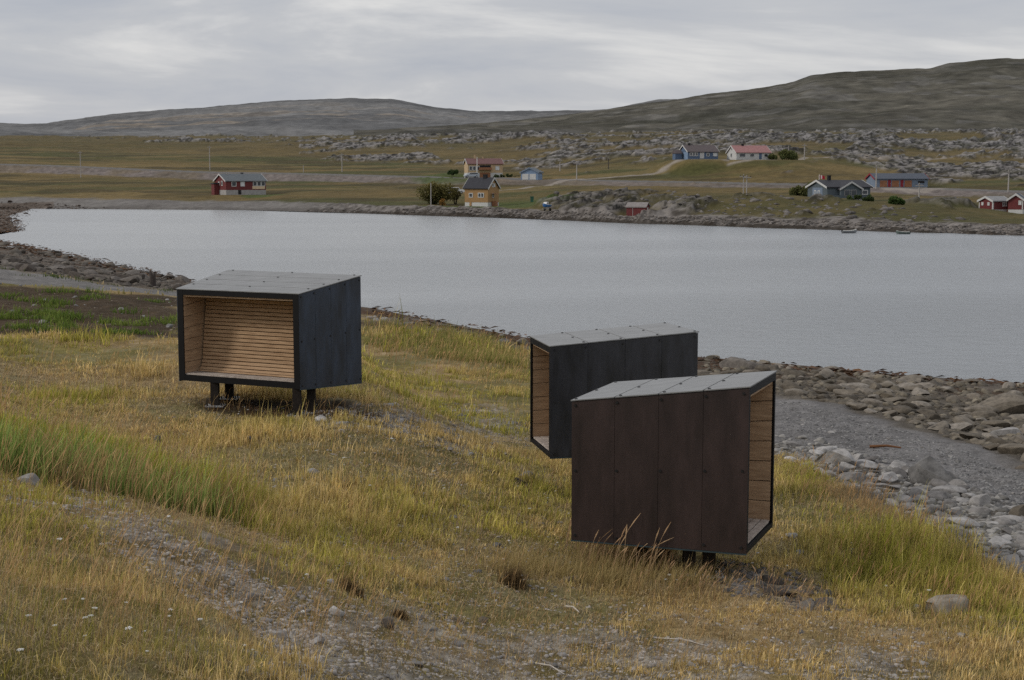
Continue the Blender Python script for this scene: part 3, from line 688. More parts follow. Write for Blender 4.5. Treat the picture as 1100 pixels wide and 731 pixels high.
house('yellow_cottage', 'small ochre cottage with steep charcoal roof standing close to the far waterline', 'house', 524, 221.6, 298, -27, 5.5, 5.0, 3.75, 5.75, 'ochre', 'charcoal', .75, 'white', right_corner=True,
      wins=[('front', 1.5, 1.75, .95, .95, 'glass'), ('front', 3.9, 1.75, 1.45, 1.0, 'double'), ('front', 1.4, .0, .5, .9, 'panel_ochre'), ('right', 2.3, 1.7, .8, .95, 'glass'), ('right', 2.2, 3.9, .7, .8, 'glass'), ('right', 3.0, 3.9, .6, .8, 'blind')],
      chimneys=[(3.6, 2.5, .75, .75, 'black')], extra=porch_y1)
def balcony_y2(root):
    m = MB().box(3.1, 7.0, -1.1, -.01, 2.35, 2.5); m.build('balcony', W_['orange'], root)
    MB().box(3.1, 7.0, -1.1, -1.04, 2.52, 3.1).build('railing', W_['orange'], root)
house('yellow_house', 'long two storey yellow house with maroon roof just above the road', 'house', 502.7, 191.5, 421, 11, 10.4, 7, 4.1, 5.6, 'yellow', 'maroon', 1.55, 'white',
      wins=[('front', .85, 2.2, 1.0, 1.3, 'glass'), ('front', 1.9, 2.2, 1.0, 1.3, 'glass'), ('front', 2.95, 2.2, 1.0, 1.3, 'glass'), ('front', 5.1, 2.55, 3.4, 1.2, 'panel_black'), ('front', 5.1, .1, 3.2, 1.5, 'panel_orange'), ('front', 8.8, 2.3, 1.2, 1.2, 'blind'), ('front', 1.5, .1, 2.2, 1.3, 'panel_concrete'), ('front', 8.9, .3, .9, .7, 'glass')],
      chimneys=[(2.7, 3.5, .55, 1.2, 'yellow'), (5.1, 3.5, .4, .6, 'yellow')], extra=balcony_y2)
house('blue_garage', 'pale blue double garage with white doors facing the road', 'garage', 578, 193.8, 398, 74, 4.7, 4.95, 2.15, 3.35, 'paleblue', 'slate', .12, 'concrete', trim='slate',
      wins=[('left', 3.7, .15, 1.75, 1.6, 'door_white'), ('left', 1.5, .15, 1.75, 1.6, 'door_white'), ('left', 2.6, .15, .12, 1.6, 'panel_white')])
def shed_e(root):
    r = MB().box(-2.6, -.7, 3.0, 5.2, -1, 1.7).build('side_shed', W_['blue'], root); MB().prism([(2.8, 1.7), (5.4, 1.7), (4.1, 2.7)], 'x', -2.8, -.5).build('shed_roof', R['brown'], root)
house('blue_house', 'long blue house with brown roof and white porch high above the road', 'house', 739, 171.6, 402, 15, 9.1, 6.8, 2.15, 3.95, 'blue', 'brown', .2, 'concrete',
      wins=[('front', .9, .95, .8, 1.0, 'glass'), ('front', 1.75, .95, .8, 1.0, 'glass'), ('front', 2.6, .95, .8, 1.0, 'glass'), ('front', 4.2, .3, 1.3, 1.75, 'panel_white'), ('front', 6.0, .9, .9, .95, 'glass'), ('front', 8.2, .9, 1.3, 1.0, 'blind'), ('left', 3.4, .0, 6.7, 2.1, 'panel_paleblue'), ('left', 5.0, .9, .9, .9, 'blind')],
      chimneys=[(1.6, 3.4, .5, .6, 'black')], extra=shed_e)
house('white_house', 'white bungalow with pink roof and blue windows high above the road', 'house', 791, 172, 400, 14, 10.2, 6.8, 2.05, 3.9, 'white', 'pink', .25, 'white',
      wins=[('front', 1.8, .75, 1.9, 1.1, 'glass'), ('front', 4.7, .8, 1.4, 1.0, 'glass'), ('front', 7.2, .25, .8, 1.6, 'door_blue'), ('front', 8.9, .75, 1.25, 1.0, 'glass'), ('left', 3.6, .75, 1.0, 1.2, 'glass'), ('left', 3.4, 2.7, .8, .7, 'glass')], chimneys=[(3.2, 3.4, .6, .55, 'black')])
def porch_g(root):
    MB().prism([(2.2, .25), (6.0, .25), (6.0, 2.0), (4.1, 3.05), (2.2, 2.0)], 'y', -.9, -.004).build('gable_wall', W_['grey'], root)
    MB().prism([(1.8, 1.83), (4.1, 3.1), (6.4, 1.83), (6.4, 2.0), (4.1, 3.27), (1.8, 2.0)], 'y', -1.2, 2.4).build('gable_roof', R['charcoal'], root)
    MB().prism([(1.75, 1.72), (4.1, 3.0), (6.45, 1.72), (6.45, 2.02), (4.1, 3.32), (1.75, 2.02)], 'y', -1.26, -1.21).build('gable_bargeboard', W_['white'], root)
    for s in (3.4, 4.7):
        w = MB().box(s - .55, s + .55, -.94, -.901, .75, 1.85).build('window', W_['concrete'], root); MB().box(s - .46, s + .46, -.97, -.941, .84, 1.76).build('pane', GLASS, w)
    MB().box(.2, 2.1, -1.1, -.01, .1, .2).box(.2, 2.1, -1.1, -1.05, .21, .9).build('porch_railing', W_['grey'], root)
house('grey_house', 'blue-grey house with charcoal roof, front gable and flagpole beside it', 'house', 888.5, 215.5, 250, 17, 8.5, 7, 2.25, 3.35, 'grey', 'charcoal', .2, 'concrete',
      wins=[('front', 7.4, .95, 1.2, .85, 'glass'), ('left', 3.4, .3, 3.6, 1.9, 'panel_slate'), ('left', 2.9, .95, .8, .75, 'blind'), ('left', 4.2, .95, .8, .75, 'blind')], chimneys=[(2.3, 3.6, .5, .95, 'black')], extra=porch_g)
house('garage_row', 'long low blue building with three orange garage doors beside the road', 'garage', 940, 201.6, 333, 5, 12.6, 6.2, 1.95, 3.1, 'slate', 'bluegrey', .1, 'concrete', trim='darkred',
      wins=[('front', 2.0, .12, 1.75, 1.5, 'door_orange'), ('front', 4.85, .12, 1.75, 1.5, 'door_orange'), ('front', 7.9, .12, 1.75, 1.5, 'door_orange'), ('front', 3.4, .12, .7, 1.6, 'door_darkred'), ('front', 6.4, .12, .7, 1.6, 'door_darkred'), ('front', 11.0, 1.0, 1.5, .5, 'panel_black')])
def steps_i(root):
    MB().prism([(2.4, -.6), (3.5, -.6), (3.5, .75), (3.2, .75)], 'y', -1.0, -.03).build('stairs', W_['orange'], root)
house('red_cabin', 'small red cabin with grey roof and white corner boards in the rough field', 'cabin', 1066.3, 229.2, 238, 24, 3.5, 3.3, 1.95, 2.6, 'red', 'lightgrey', .6, 'white',
      wins=[('front', 2.5, 1.1, .95, .75, 'double'), ('front', .09, .62, .18, 1.25, 'corner_white'), ('left', 3.2, .62, .2, 1.25, 'corner_white'), ('left', 2.45, 1.25, .5, .55, 'blind'), ('left', 1.0, 1.25, .5, .55, 'blind'), ('left', .09, .62, .18, 1.25, 'corner_white')], extra=steps_i, over=.22)
house('red_cabin', 'red cabin seen gable on beside a smaller red cabin, half out of the picture', 'cabin', 1098.7, 228.6, 236, 64, 4.2, 2.35, 2.1, 2.95, 'red', 'bluegrey', .5, 'white',
      wins=[('left', .5, 1.25, .5, .75, 'blind'), ('left', .09, .52, .16, 1.5, 'corner_white')], over=.25)
house('red_shed', 'little red boat shed with patched grey roof on the far waterline', 'shed', 693.5, 232.5, 237, -20, 3.3, 2.6, 1.45, 2.1, 'red', 'patched', .05, 'concrete', trim=None, right_corner=True,
      wins=[('right', 1.2, .05, .7, 1.35, 'door_white'), ('front', 1.1, .05, .08, 1.3, 'panel_concrete')], over=.15)

# ------------------------------------------------------------------ poles, flag, boats, cars across the bay
POLE = mat('weathered_pole', (.32, .30, .28), .85, .2, 3, .1, .2); DPOLE = mat('dark_pole', (.08, .07, .06), .85, .2, 3, .1, .2); WPOLE = mat('white_pole', (.62, .61, .58), .5, .1, 3, 0, .3)
def pole(px, ytop, ybot, Y, label, m=None, arm=True, r=.17, name='utility_pole', cat='pole', group='poles standing across the bay'):
    p = at(px, ybot, Y); h = (ybot - ytop) * Y / F; g = float(H(p[0], p[1]))
    base = min(g, p[2]); top = p[2] + h
    root = tag(empty(name, (p[0], p[1], base)), label, cat, group); H_ = top - base
    MB().tube((0, 0, -.4), (0, 0, H_), r, r * .72, 8).build('shaft', m or POLE, root)
    if arm:
        MB().box(-.75, .75, -.24, -.15, H_ - .5, H_ - .36).build('crossarm', m or POLE, root)
        for k in (-.62, 0, .62): MB().tube((k, -.195, H_ - .355), (k, -.195, H_ - .15), .06, .045, 6).build('insulator', BLACK, root)
    return root, H_
pole(87, 163, 192.5, 465, 'tall pole standing in the open field with nothing built near it')
pole(225.5, 157.5, 182, 485, 'pole rising behind the road just uphill of the red house on its basement')
pole(367.5, 165, 188.5, 462, 'pole beside the road between the lone red house and the leafy bush')
pole(326, 178, 186.5, 470, 'short stub pole by the road, lowest of those along it', arm=False, r=.14)
pole(463, 197, 221.5, 288, 'slim pole standing in front of the large leafy bush', arm=False, r=.11)
pole(512.5, 169.5, 192.5, 412, 'white flagpole in front of the long yellow house', WPOLE, False, .12, 'flagpole')
pole(601.5, 171.5, 189, 430, 'pole on the grass uphill of the pale blue garage')
pole(619.5, 174, 194.5, 392, 'pale pole at the road fork beyond the pale blue garage')
pole(653.5, 171, 190, 420, 'dark pole beside the gravel track above the road', DPOLE)
pole(798.5, 187.5, 205, 262, 'short pole on the rocks, the one with a crossarm slightly behind its pair', r=.1)
pole(802, 188.5, 207, 250, 'front pole of the pair on the low rocky headland', r=.11)
pole(864, 155, 172, 402, 'pole next to the willow bushes beyond the white bungalow')
pole(847, 157, 171, 410, 'thin pole rising out of the willow bushes by the white bungalow', arm=False, r=.12)
pole(941, 178, 201.5, 326, 'pole at the end of the long blue garage building')
pole(987, 197, 217.5, 262, 'pole on the slope below the long blue garage building')
pole(1083, 183, 206, 302, 'pole beside the road uphill of the small red cabins')
fp, fh = pole(879.5, 188, 213, 262, 'white flagpole flying a small red flag behind the grey house', WPOLE, False, .08, 'flagpole')
fm = MB(); n = 8
def flag_mesh():
    V = []; T = []
    for i in range(n + 1):
        for j in range(2):
            x = .08 + .95 * i / n; V.append((x, .09 * math.sin(i * 1.1), (.0 if j else -.62) - .22 * (i / n) ** 1.5))
    for i in range(n): T.append((2 * i, 2 * i + 2, 2 * i + 3, 2 * i + 1))
    return fast_mesh('flag', np.array(V), np.array(T), np.array([((.42, .03, .05) if not (2 <= i <= 3) else (.5, .5, .5)) for i in range(n + 1) for j in range(2)]))
fo = link('flag', flag_mesh(), attr_mat('flag_cloth', .9, .1, namp=.1, bump=0), fp); fo.location = (0, 0, fh - .1)

def boat(px, py, Y, L, rz, hullm, label, cabin=None, trailer=False):
    p = at(px, py, Y); g = max(float(H(p[0], p[1])), .02); root = tag(empty('boat', (p[0], p[1], max(g, p[2] - .2)), rz), label, 'boat', 'small boats along the far shore')
    st = [(-.5, .36, 0, .42), (-.25, .42, 0, .40), (.1, .42, 0, .44), (.35, .26, .04, .54), (.5, .02, .2, .66)]
    V = []; z0 = .75 if trailer else -.05; s = L / 3.0
    for x, w, zb, zt in st:
        for y, z in ((-w, zt), (-w * .75, (zt + zb) / 2), (-w * .2, zb), (w * .2, zb), (w * .75, (zt + zb) / 2), (w, zt)): V.append((x * L, y * s * 1.35, z0 + z * s * 1.25))
    Fc = []
    for i in range(4):
        for j in range(5): a = i * 6 + j; Fc.append((a, a + 6, a + 7, a + 1))
    Fc += [(0, 1, 2, 3, 4, 5)]
    me = bpy.data.meshes.new('hull'); me.from_pydata(V, [], Fc); ho = link('hull', me, hullm, root)
    md = ho.modifiers.new('thick', 'SOLIDIFY'); md.thickness = .04
    rim = MB()
    for sgn in (0, 5):
        for i in range(4): rim.tube(V[i * 6 + sgn], V[(i + 1) * 6 + sgn], .04 * s, .04 * s, 6)
    rim.build('gunwale', WPOLE, root)
    zt = z0 + .3 * s
    MB().box(-.32 * L, -.22 * L, -.5 * s, .5 * s, zt, zt + .05).box(.02 * L, .1 * L, -.5 * s, .5 * s, zt, zt + .05).build('thwart', POLE, root)
    if cabin:
        cb = MB().prism([(-.12 * L, z0 + .45 * s), (.28 * L, z0 + .55 * s), (.2 * L, z0 + 1.05 * s), (-.1 * L, z0 + 1.1 * s)], 'y', -.36 * s, .36 * s).build('cabin', cabin, root)
        MB().box(-.04 * L, .14 * L, -.375 * s, -.362 * s, z0 + .74 * s, z0 + .95 * s).box(-.04 * L, .14 * L, .362 * s, .375 * s, z0 + .74 * s, z0 + .95 * s).build('window', GLASS, cb)
    else:
        MB().box(-.56 * L, -.50 * L, -.13 * s, .13 * s, z0 + .1, z0 + .75 * s).build('outboard_motor', BLACK, root)
    if trailer:
        MB().box(-.45 * L, .6 * L, -.05, .05, .42, .5).box(-.2 * L, -.1 * L, -.5, .5, .40, .48).build('trailer_frame', STEEL, root)
        for k in (-.55, .55): MB().tube((-.15 * L, k - .08, .3), (-.15 * L, k + .08, .3), .3, .3, 12).build('wheel', BLACK, root)
BLUEB = mat('boat_blue', (.06, .20, .48), .4, .15, 2, 0, .5)
boat(587, 226.6, 258.5, 2.6, math.radians(-118), BLUEB, 'blue and white cabin boat parked ashore on the grass', WPOLE, True)
boat(912.5, 249, 191, 1.95, math.radians(6), mat('boat_grey', (.22, .23, .24), .5, .2, 2), 'pale grey rowing boat moored at the foot of the grey house')
boat(970, 251, 188, 1.75, math.radians(176), mat('boat_greygreen', (.10, .13, .12), .5, .2, 2), 'dark grey-green rowing boat moored off the rough field', None)
boat(742, 215.8, 262, 2.0, math.radians(30), WPOLE, 'white dinghy lying among the rocks of the low headland')

def car(px, py, Y, rz, bodym, label):
    p = at(px, py, Y); g = float(H(p[0], p[1])); root = tag(empty('parked_car', (p[0], p[1], max(g, p[2])), rz), label, 'car', 'cars parked at the yellow houses')
    MB().prism([(-2.1, .35), (2.1, .35), (2.15, .75), (1.95, .9), (1.2, .98), (.75, 1.42), (-1.5, 1.48), (-2.05, 1.0)], 'y', -.85, .85).build('body', bodym, root, bevel=.06)
    for s in (-1, 1):
        MB().prism([(-1.75, 1.02), (1.0, 1.02), (.68, 1.36), (-1.45, 1.40)], 'y', .852 * s, .865 * s).build('window', GLASS, root)
        for x in (-1.3, 1.35):
            w = MB().tube((x, .70 * s, .32), (x, .88 * s, .32), .33, .33, 14).build('wheel', BLACK, root); MB().tube((x, .881 * s, .32), (x, .90 * s, .32), .19, .19, 10).build('rim', STEEL, w)
        MB().box(2.10, 2.17, s * .6 - .16, s * .6 + .16, .62, .78).build('headlight', PALE, root)
    MB().hexa([(1.22, -.7, 1.0), (1.22, .7, 1.0), (1.17, .7, .99), (1.17, -.7, .99), (.80, -.66, 1.41), (.80, .66, 1.41), (.76, .66, 1.40), (.76, -.66, 1.40)]).build('windscreen', GLASS, root)
car(506.5, 192.6, 411, math.radians(200), mat('car_silver', (.36, .40, .44), .35, .1, 3, 0, .6, .2), 'silver-blue car parked under the long yellow house')
car(488.5, 208.5, 318, math.radians(10), mat('car_white', (.62, .63, .64), .35, .1, 3, 0, .6), 'white car parked between the leafy bush and the ochre cottage')

# ------------------------------------------------------------------ bushes
LEAF = {k: attr_mat('leaves_' + k, .8, .2, namp=0, trans=.3) for k in ('a',)}
def bush(px, py, Y, wpx, hpx, c0, c1, label, seed, n=2600, leaf=.22, name='bush', loose=.55):
    r = np.random.default_rng(seed); p = at(px, py, Y); g = float(H(p[0], p[1])); s = Y / F; w, h = wpx * s, hpx * s
    root = tag(empty(name, (p[0], p[1], max(g - .1, p[2] - .3))), label, 'bush', 'bushes across the bay')
    nl = 16
    ce = np.stack([r.uniform(-.36, .36, nl) * w, r.uniform(-.3, .3, nl) * w * .7, r.uniform(.22, .78, nl) * h], -1)
    ce[:, 2] *= 1 - .55 * (np.abs(ce[:, 0]) / (w * .5)) ** 2
    rad = r.uniform(.14, .27, nl) * min(w, h * 1.3)
    k = r.integers(0, nl, n); d = r.normal(size=(n, 3)); d /= np.linalg.norm(d, axis=1)[:, None]
    pos = ce[k] + d * (rad[k] * r.uniform(.35, 1.35, n) ** loose)[:, None]; pos[:, 2] = np.maximum(pos[:, 2], .05)
    u = r.normal(size=(n, 3)); u /= np.linalg.norm(u, axis=1)[:, None]; v = np.cross(u, r.normal(size=(n, 3))); v /= np.linalg.norm(v, axis=1)[:, None]
    L = leaf * r.uniform(.6, 1.3, n)[:, None]
    V = np.stack([pos - u * L, pos + v * L * .55, pos + u * L, pos - v * L * .55], 1).reshape(-1, 3)
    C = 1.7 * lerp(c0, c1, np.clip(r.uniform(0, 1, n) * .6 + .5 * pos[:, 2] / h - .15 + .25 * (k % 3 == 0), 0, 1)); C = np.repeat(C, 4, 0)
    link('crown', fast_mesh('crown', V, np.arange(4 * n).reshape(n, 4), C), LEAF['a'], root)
    st = MB()
    for i in range(7):
        e = ce[i]; st.tube((e[0] * .15, e[1] * .15, -.3), (e[0] * .6, e[1] * .6, e[2] * .55), .09, .05, 6); st.tube((e[0] * .6, e[1] * .6, e[2] * .55), tuple(e), .05, .02, 5)
    st.build('trunk', DARKWOOD, root)
bush(469, 221, 305, 38, 26, (.030, .034, .012), (.10, .085, .028), 'large dense willow bush standing beside the ochre cottage', 1, 5200)
bush(489.5, 219, 308, 13, 22, (.035, .034, .014), (.09, .075, .025), 'thin open willow bush nearest the ochre cottage wall', 2, 700)
bush(475.5, 221, 297, 6, 10, (.10, .06, .018), (.20, .11, .03), 'small orange-brown bush at the foot of the large willow bush', 3, 400)
bush(845, 172, 397, 22, 12, (.030, .040, .014), (.075, .080, .026), 'broad green willow thicket at the end of the white bungalow', 4, 2600)
bush(830, 171.5, 402, 9, 9, (.032, .040, .014), (.070, .078, .026), 'small round bush touching the white bungalow', 5, 800)
bush(860, 211.5, 262, 27, 14, (.030, .038, .014), (.085, .085, .028), 'wide olive willow bush beside the flagpole of the grey house', 6, 2600)
bush(872, 210, 268, 16, 17, (.032, .042, .014), (.080, .082, .026), 'taller willow bush nearest the grey house flagpole', 7, 1500)
bush(962, 221, 232, 22, 9.5, (.022, .042, .012), (.055, .085, .022), 'round dark green bush below the drive of the garage building', 8, 2000)
bush(925, 219, 238, 32, 7, (.020, .032, .010), (.045, .062, .020), 'low dark hedge-like bush in front of the grey house', 9, 1600)
bush(486, 186.5, 428, 14, 6, (.015, .030, .010), (.035, .055, .018), 'low dark bush on the lawn of the long yellow house', 10, 900)
bush(545, 190.5, 416, 40, 4.2, (.020, .032, .012), (.045, .055, .020), 'long low hedge between the yellow house and blue garage', 11, 1500)
bush(978, 216, 246, 10, 4, (.14, .13, .02), (.26, .22, .04), 'low yellow-green shrub by the gravel drive', 12, 400)
BIN = W_['green']
q = at(571.5, 219.5, 300)
rb = tag(empty('rubbish_bin', (q[0], q[1], float(H(q[0], q[1])))), 'small dark green bin on the lawn between ochre cottage and boat', 'bin')
MB().prism([(-.3, 0), (.3, 0), (.38, 1.1), (-.38, 1.1)], 'y', -.35, .35).build('body', BIN, rb); MB().box(-.42, .42, -.4, .4, 1.105, 1.2).build('lid', BIN, rb)

# ------------------------------------------------------------------ stones
def rock_mesh(name, seed, flat=.6, cuts=7, det=3, rough=.10):
    import bmesh
    r = np.random.default_rng(seed); bm = bmesh.new(); bmesh.ops.create_icosphere(bm, subdivisions=det, radius=1.0)
    V = np.array([v.co[:] for v in bm.verts]); V[:, 0] *= r.uniform(.95, 1.25); V[:, 1] *= r.uniform(.75, 1.0); V[:, 2] *= flat
    for _ in range(cuts):
        n = r.normal(size=3); n /= np.linalg.norm(n); d = r.uniform(.45, .8) * (abs(n[2]) * flat + (1 - abs(n[2])) * 1.0)
        t = V @ n - d; V = V - np.where(t > 0, t * .95, 0)[:, None] * n
    a = fbm(V[:, 0] + seed * 3.1 + V[:, 2] * .7, V[:, 1] - V[:, 2] * .9, .7, 3, seed) - .5
    V = V * (1 + rough * 2 * a)[:, None]
    for v, c in zip(bm.verts, V): v.co = c
    me = bpy.data.meshes.new(name); bm.to_mesh(me); bm.free(); me.polygons.foreach_set('use_smooth', [True] * len(me.polygons)); me.set_sharp_from_angle(angle=math.radians(28))
    return me

def rock_material(name, c0, c1, c2, attr=False):
    m, nt, b = new_mat(name); N = nt.nodes; L = nt.links
    g = N.new('ShaderNodeNewGeometry'); no = N.new('ShaderNodeTexNoise'); no.inputs['Scale'].default_value = 5.5; no.inputs['Detail'].default_value = 8; no.inputs['Roughness'].default_value = .68
    L.new(g.outputs['Position'], no.inputs['Vector'])
    if attr:
        a = N.new('ShaderNodeAttribute'); a.attribute_name = 'Col'; base = a.outputs['Color']
    else:
        oi = N.new('ShaderNodeObjectInfo'); rp = N.new('ShaderNodeValToRGB'); el = rp.color_ramp.elements
        el[0].color = (*c0, 1); el[1].color = (*c2, 1); e = el.new(.5); e.color = (*c1, 1)
        L.new(oi.outputs['Random'], rp.inputs[0]); base = rp.outputs[0]
    mr = N.new('ShaderNodeMapRange'); mr.inputs[1].default_value = .3; mr.inputs[2].default_value = .7; mr.inputs[3].default_value = .5; mr.inputs[4].default_value = 1.4
    L.new(no.outputs['Fac'], mr.inputs[0])
    mx = N.new('ShaderNodeVectorMath'); mx.operation = 'SCALE'; L.new(base, mx.inputs[0]); L.new(mr.outputs[0], mx.inputs['Scale'])
    L.new(mx.outputs[0], b.inputs['Base Color']); b.inputs['Roughness'].default_value = .85; b.inputs['Specular IOR Level'].default_value = .25
    bp = N.new('ShaderNodeBump'); bp.inputs['Strength'].default_value = .55; bp.inputs['Distance'].default_value = .04
    L.new(no.outputs['Fac'], bp.inputs['Height']); L.new(bp.outputs[0], b.inputs['Normal'])
    return m
RM_TAN = rock_material('stone_tan', (.072, .060, .045), (.14, .118, .09), (.22, .195, .165))
RM_GREY = rock_material('stone_grey', (.10, .092, .086), (.205, .192, .18), (.37, .355, .34))
RM_DARK = rock_material('stone_dark', (.042, .033, .026), (.085, .070, .057), (.15, .135, .12))
RM_PALE = rock_material('stone_beige', (.22, .19, .15), (.26, .23, .185), (.30, .27, .22))
ROCKS = [rock_mesh('stone', 40 + i, f, c) for i, (f, c) in enumerate([(.5, 6), (.42, 7), (.55, 9), (.6, 12), (.35, 8), (.5, 5), (.7, 14), (.45, 8), (.3, 11), (.22, 12), (.62, 16), (.95, 6)])]

for v in ROCKS[11].vertices: v.co[2] = min(v.co[2], .30 + .03 * v.co[0])
for v in ROCKS[10].vertices: v.co[2] = min(v.co[2], .62 + .55 * v.co[0]) * 1.0
RM_DARK2 = rock_material('stone_slate', (.085, .082, .08), (.12, .115, .11), (.16, .155, .15))

def in_poly_px(n, pts, seed):
    r = np.random.default_rng(seed); P = np.array(pts, float); out = np.zeros((0, 2))
    while len(out) < n:
        q = np.stack([r.uniform(P[:, 0].min(), P[:, 0].max(), n * 2), r.uniform(P[:, 1].min(), P[:, 1].max(), n * 2)], -1)
        out = np.concatenate([out, q[poly_sd(q[:, 0], q[:, 1], pts) > 0]])
    return out[:n]

LOT = []      # (x, y, z, size, flat, material key, label key, mesh index)
def scatter(n, pts, lo, hi, key, seed, power=2.2, meshes=range(8), sink=.15, spacing=.8):
    r = np.random.default_rng(seed + 900); q = in_poly_px(n * 3, pts, seed); g = ground_hit(q[:, 0], q[:, 1])
    got = []
    for i in range(len(g)):
        if len(got) >= n: break
        s = (lo + (hi - lo) * r.uniform() ** power) * .5
        if got:
            A = np.array([(a[0], a[1], a[3]) for a in got]); dd = np.hypot(A[:, 0] - g[i, 0], A[:, 1] - g[i, 1])
            if (dd < (A[:, 2] + s) * spacing).any(): continue
        got.append((g[i, 0], g[i, 1], g[i, 2] + .06 * s, s, key, int(r.choice(list(meshes)))))
    LOT.extend(got)
BOULDER_BAND = [(752, 384), (790, 386), (850, 394), (960, 404), (1110, 416), (1110, 496), (1040, 476), (960, 452), (900, 436), (835, 424), (752, 412)]
COBBLE_BAND = [(835, 470), (880, 474), (950, 496), (1000, 516), (1110, 550), (1110, 626), (1050, 598), (985, 562), (930, 530), (885, 513), (835, 494)]
scatter(420, BOULDER_BAND, .28, .95, 'waterline', 1, 1.8, spacing=.70)
scatter(330, COBBLE_BAND, .15, .72, 'bank', 2, 2.4, spacing=.70)
scatter(45, [(838, 430), (960, 460), (1110, 510), (1110, 560), (1000, 520), (880, 484), (838, 470)], .10, .3, 'shingle', 3, 2.5)
LEFT_ROCKS = [(-10, 262), (50, 269), (100, 281), (190, 301), (205, 306), (190, 312), (110, 304), (60, 296), (-10, 288)]
scatter(260, LEFT_ROCKS, .35, 1.5, 'left', 4, 2.2, spacing=.7)
scatter(70, [(-10, 217), (60, 219), (120, 224), (90, 226), (30, 235), (15, 250), (-10, 250)], .5, 1.8, 'spit', 5, 2)
scatter(16, [(395, 335), (480, 350), (560, 364), (565, 372), (480, 360), (395, 345)], .3, .9, 'strand', 6, 2)
scatter(120, [(330, 440), (420, 432), (520, 436), (572, 455), (566, 492), (500, 495), (430, 478), (350, 465)], .06, .34, 'patch', 7, 3)
scatter(90, [(300, 640), (430, 640), (520, 668), (640, 668), (760, 690), (1000, 690), (1000, 735), (260, 735)], .03, .15, 'front', 8, 3.0, meshes=range(2, 10))
scatter(60, [(0, 500), (90, 510), (150, 560), (230, 600), (330, 640), (330, 700), (230, 650), (60, 560), (0, 545)], .03, .13, 'slope', 9, 2.6, meshes=range(2, 10))
scatter(45, [(745, 604), (820, 606), (880, 625), (920, 645), (860, 652), (780, 634)], .12, .8, 'slabs', 10, 2.2, meshes=(4, 8, 9, 9))
scatter(70, [(160, 440), (600, 470), (600, 640), (350, 640), (200, 520)], .04, .20, 'meadow', 11, 3.0)
scatter(25, [(0, 306), (190, 322), (195, 360), (0, 360)], .1, .4, 'mound', 12, 2.5)
scatter(24, [(840, 580), (1000, 600), (1100, 690), (850, 690)], .05, .26, 'meadow', 13, 2.5)

STONE_LABELS = {
 'waterline': ('rounded brown-grey stone lying in the boulder band along the near waterline', 'stones of the boulder band at the waterline', RM_TAN),
 'bank': ('pale grey stone lying in the cobble band between grass and shingle', 'stones of the cobble band above the shingle', RM_GREY),
 'shingle': ('loose grey stone lying out on the smooth shingle strip', 'stones scattered on the shingle', RM_GREY),
 'left': ('dark stone in the rock band between gravel path and the bay', 'stones between the path and the bay', RM_DARK),
 'spit': ('weed-darkened rock on the low spit at the head of the bay', 'rocks on the spit at the head of the bay', RM_DARK),
 'strand': ('stone lying at the edge of the grass on the strand behind the shelters', 'stones on the narrow strand', RM_TAN),
 'patch': ('small grey stone on the bare stony patch between the shelters', 'stones of the bare patch', RM_GREY),
 'front': ('small grey stone among thin grass on the bare ground closest to the viewer', 'stones on the bare ground in front', RM_GREY),
 'slope': ('flaky grey stone on the bare streak running down the grassy bank', 'stones on the bank', RM_GREY),
 'slabs': ('flat dark slab beside the legs of the brown-black shelter', 'slabs beside the brown-black shelter', RM_DARK),
 'meadow': ('small pale stone lying alone in the meadow grass', 'stones scattered through the meadow', RM_GREY),
 'mound': ('pale stone lying on the dark weedy soil mound', 'stones on the soil mound', RM_GREY)}
LOT = np.array([(a[0], a[1], a[2], a[3], list(STONE_LABELS).index(a[4]), a[5]) for a in LOT])
score = LOT[:, 3] / np.hypot(LOT[:, 0], LOT[:, 1]); order = np.argsort(-score)
cap = {}
protos = {}
rest = []
NSTONE = 276; made = 0
for i in order:
    x, y, z, s, k, mi = LOT[i]; key = list(STONE_LABELS)[int(k)]; mi = int(mi)
    if made >= NSTONE: rest.append(i); continue
    lab, grp, mt = STONE_LABELS[key]
    if (mi, mt.name) not in protos:
        me = ROCKS[mi].copy(); me.name = 'stone'; me.materials.append(mt); protos[(mi, mt.name)] = link('stone', me); o = protos[(mi, mt.name)]
    else:
        o = protos[(mi, mt.name)].copy(); COL.objects.link(o)
    o.location = (x, y, z); o.scale = (s * random.uniform(.9, 1.2), s * random.uniform(.8, 1.1), s * random.uniform(.7, 1.0)); o.rotation_euler = (random.uniform(-.15, .15), random.uniform(-.15, .15), random.uniform(0, 6.28))
    tag(o, lab, 'stone', grp); made += 1

def merge_stones(idx, name, extra=None, det_meshes=None):
    Vs = []; Ts = []; Cs = []; off = 0
    for i in idx:
        x, y, z, s, c, me = i
        V = np.empty(len(me.vertices) * 3, np.float32); me.vertices.foreach_get('co', V); V = V.reshape(-1, 3)
        T = np.empty(len(me.loops), np.int32); me.loops.foreach_get('vertex_index', T); T = T.reshape(-1, 3)
        a = RNG.uniform(0, 6.28); ca, sa = math.cos(a), math.sin(a); V = V * np.array([s * RNG.uniform(.85, 1.2), s * RNG.uniform(.8, 1.1), s * RNG.uniform(.7, 1.1)])
        V = np.stack([V[:, 0] * ca - V[:, 1] * sa + x, V[:, 0] * sa + V[:, 1] * ca + y, V[:, 2] + z], -1)
        Vs.append(V); Ts.append(T + off); off += len(V); Cs.append(np.tile(c, (len(V), 1)))
    return link(name, fast_mesh(name, np.concatenate(Vs), np.concatenate(Ts), np.concatenate(Cs), True), RM_ATTR)
RM_ATTR = rock_material('stone_mixed', 0, 0, 0, True)
LOW = [rock_mesh('pebble', 90 + i, .55, 5, 2) for i in range(5)]
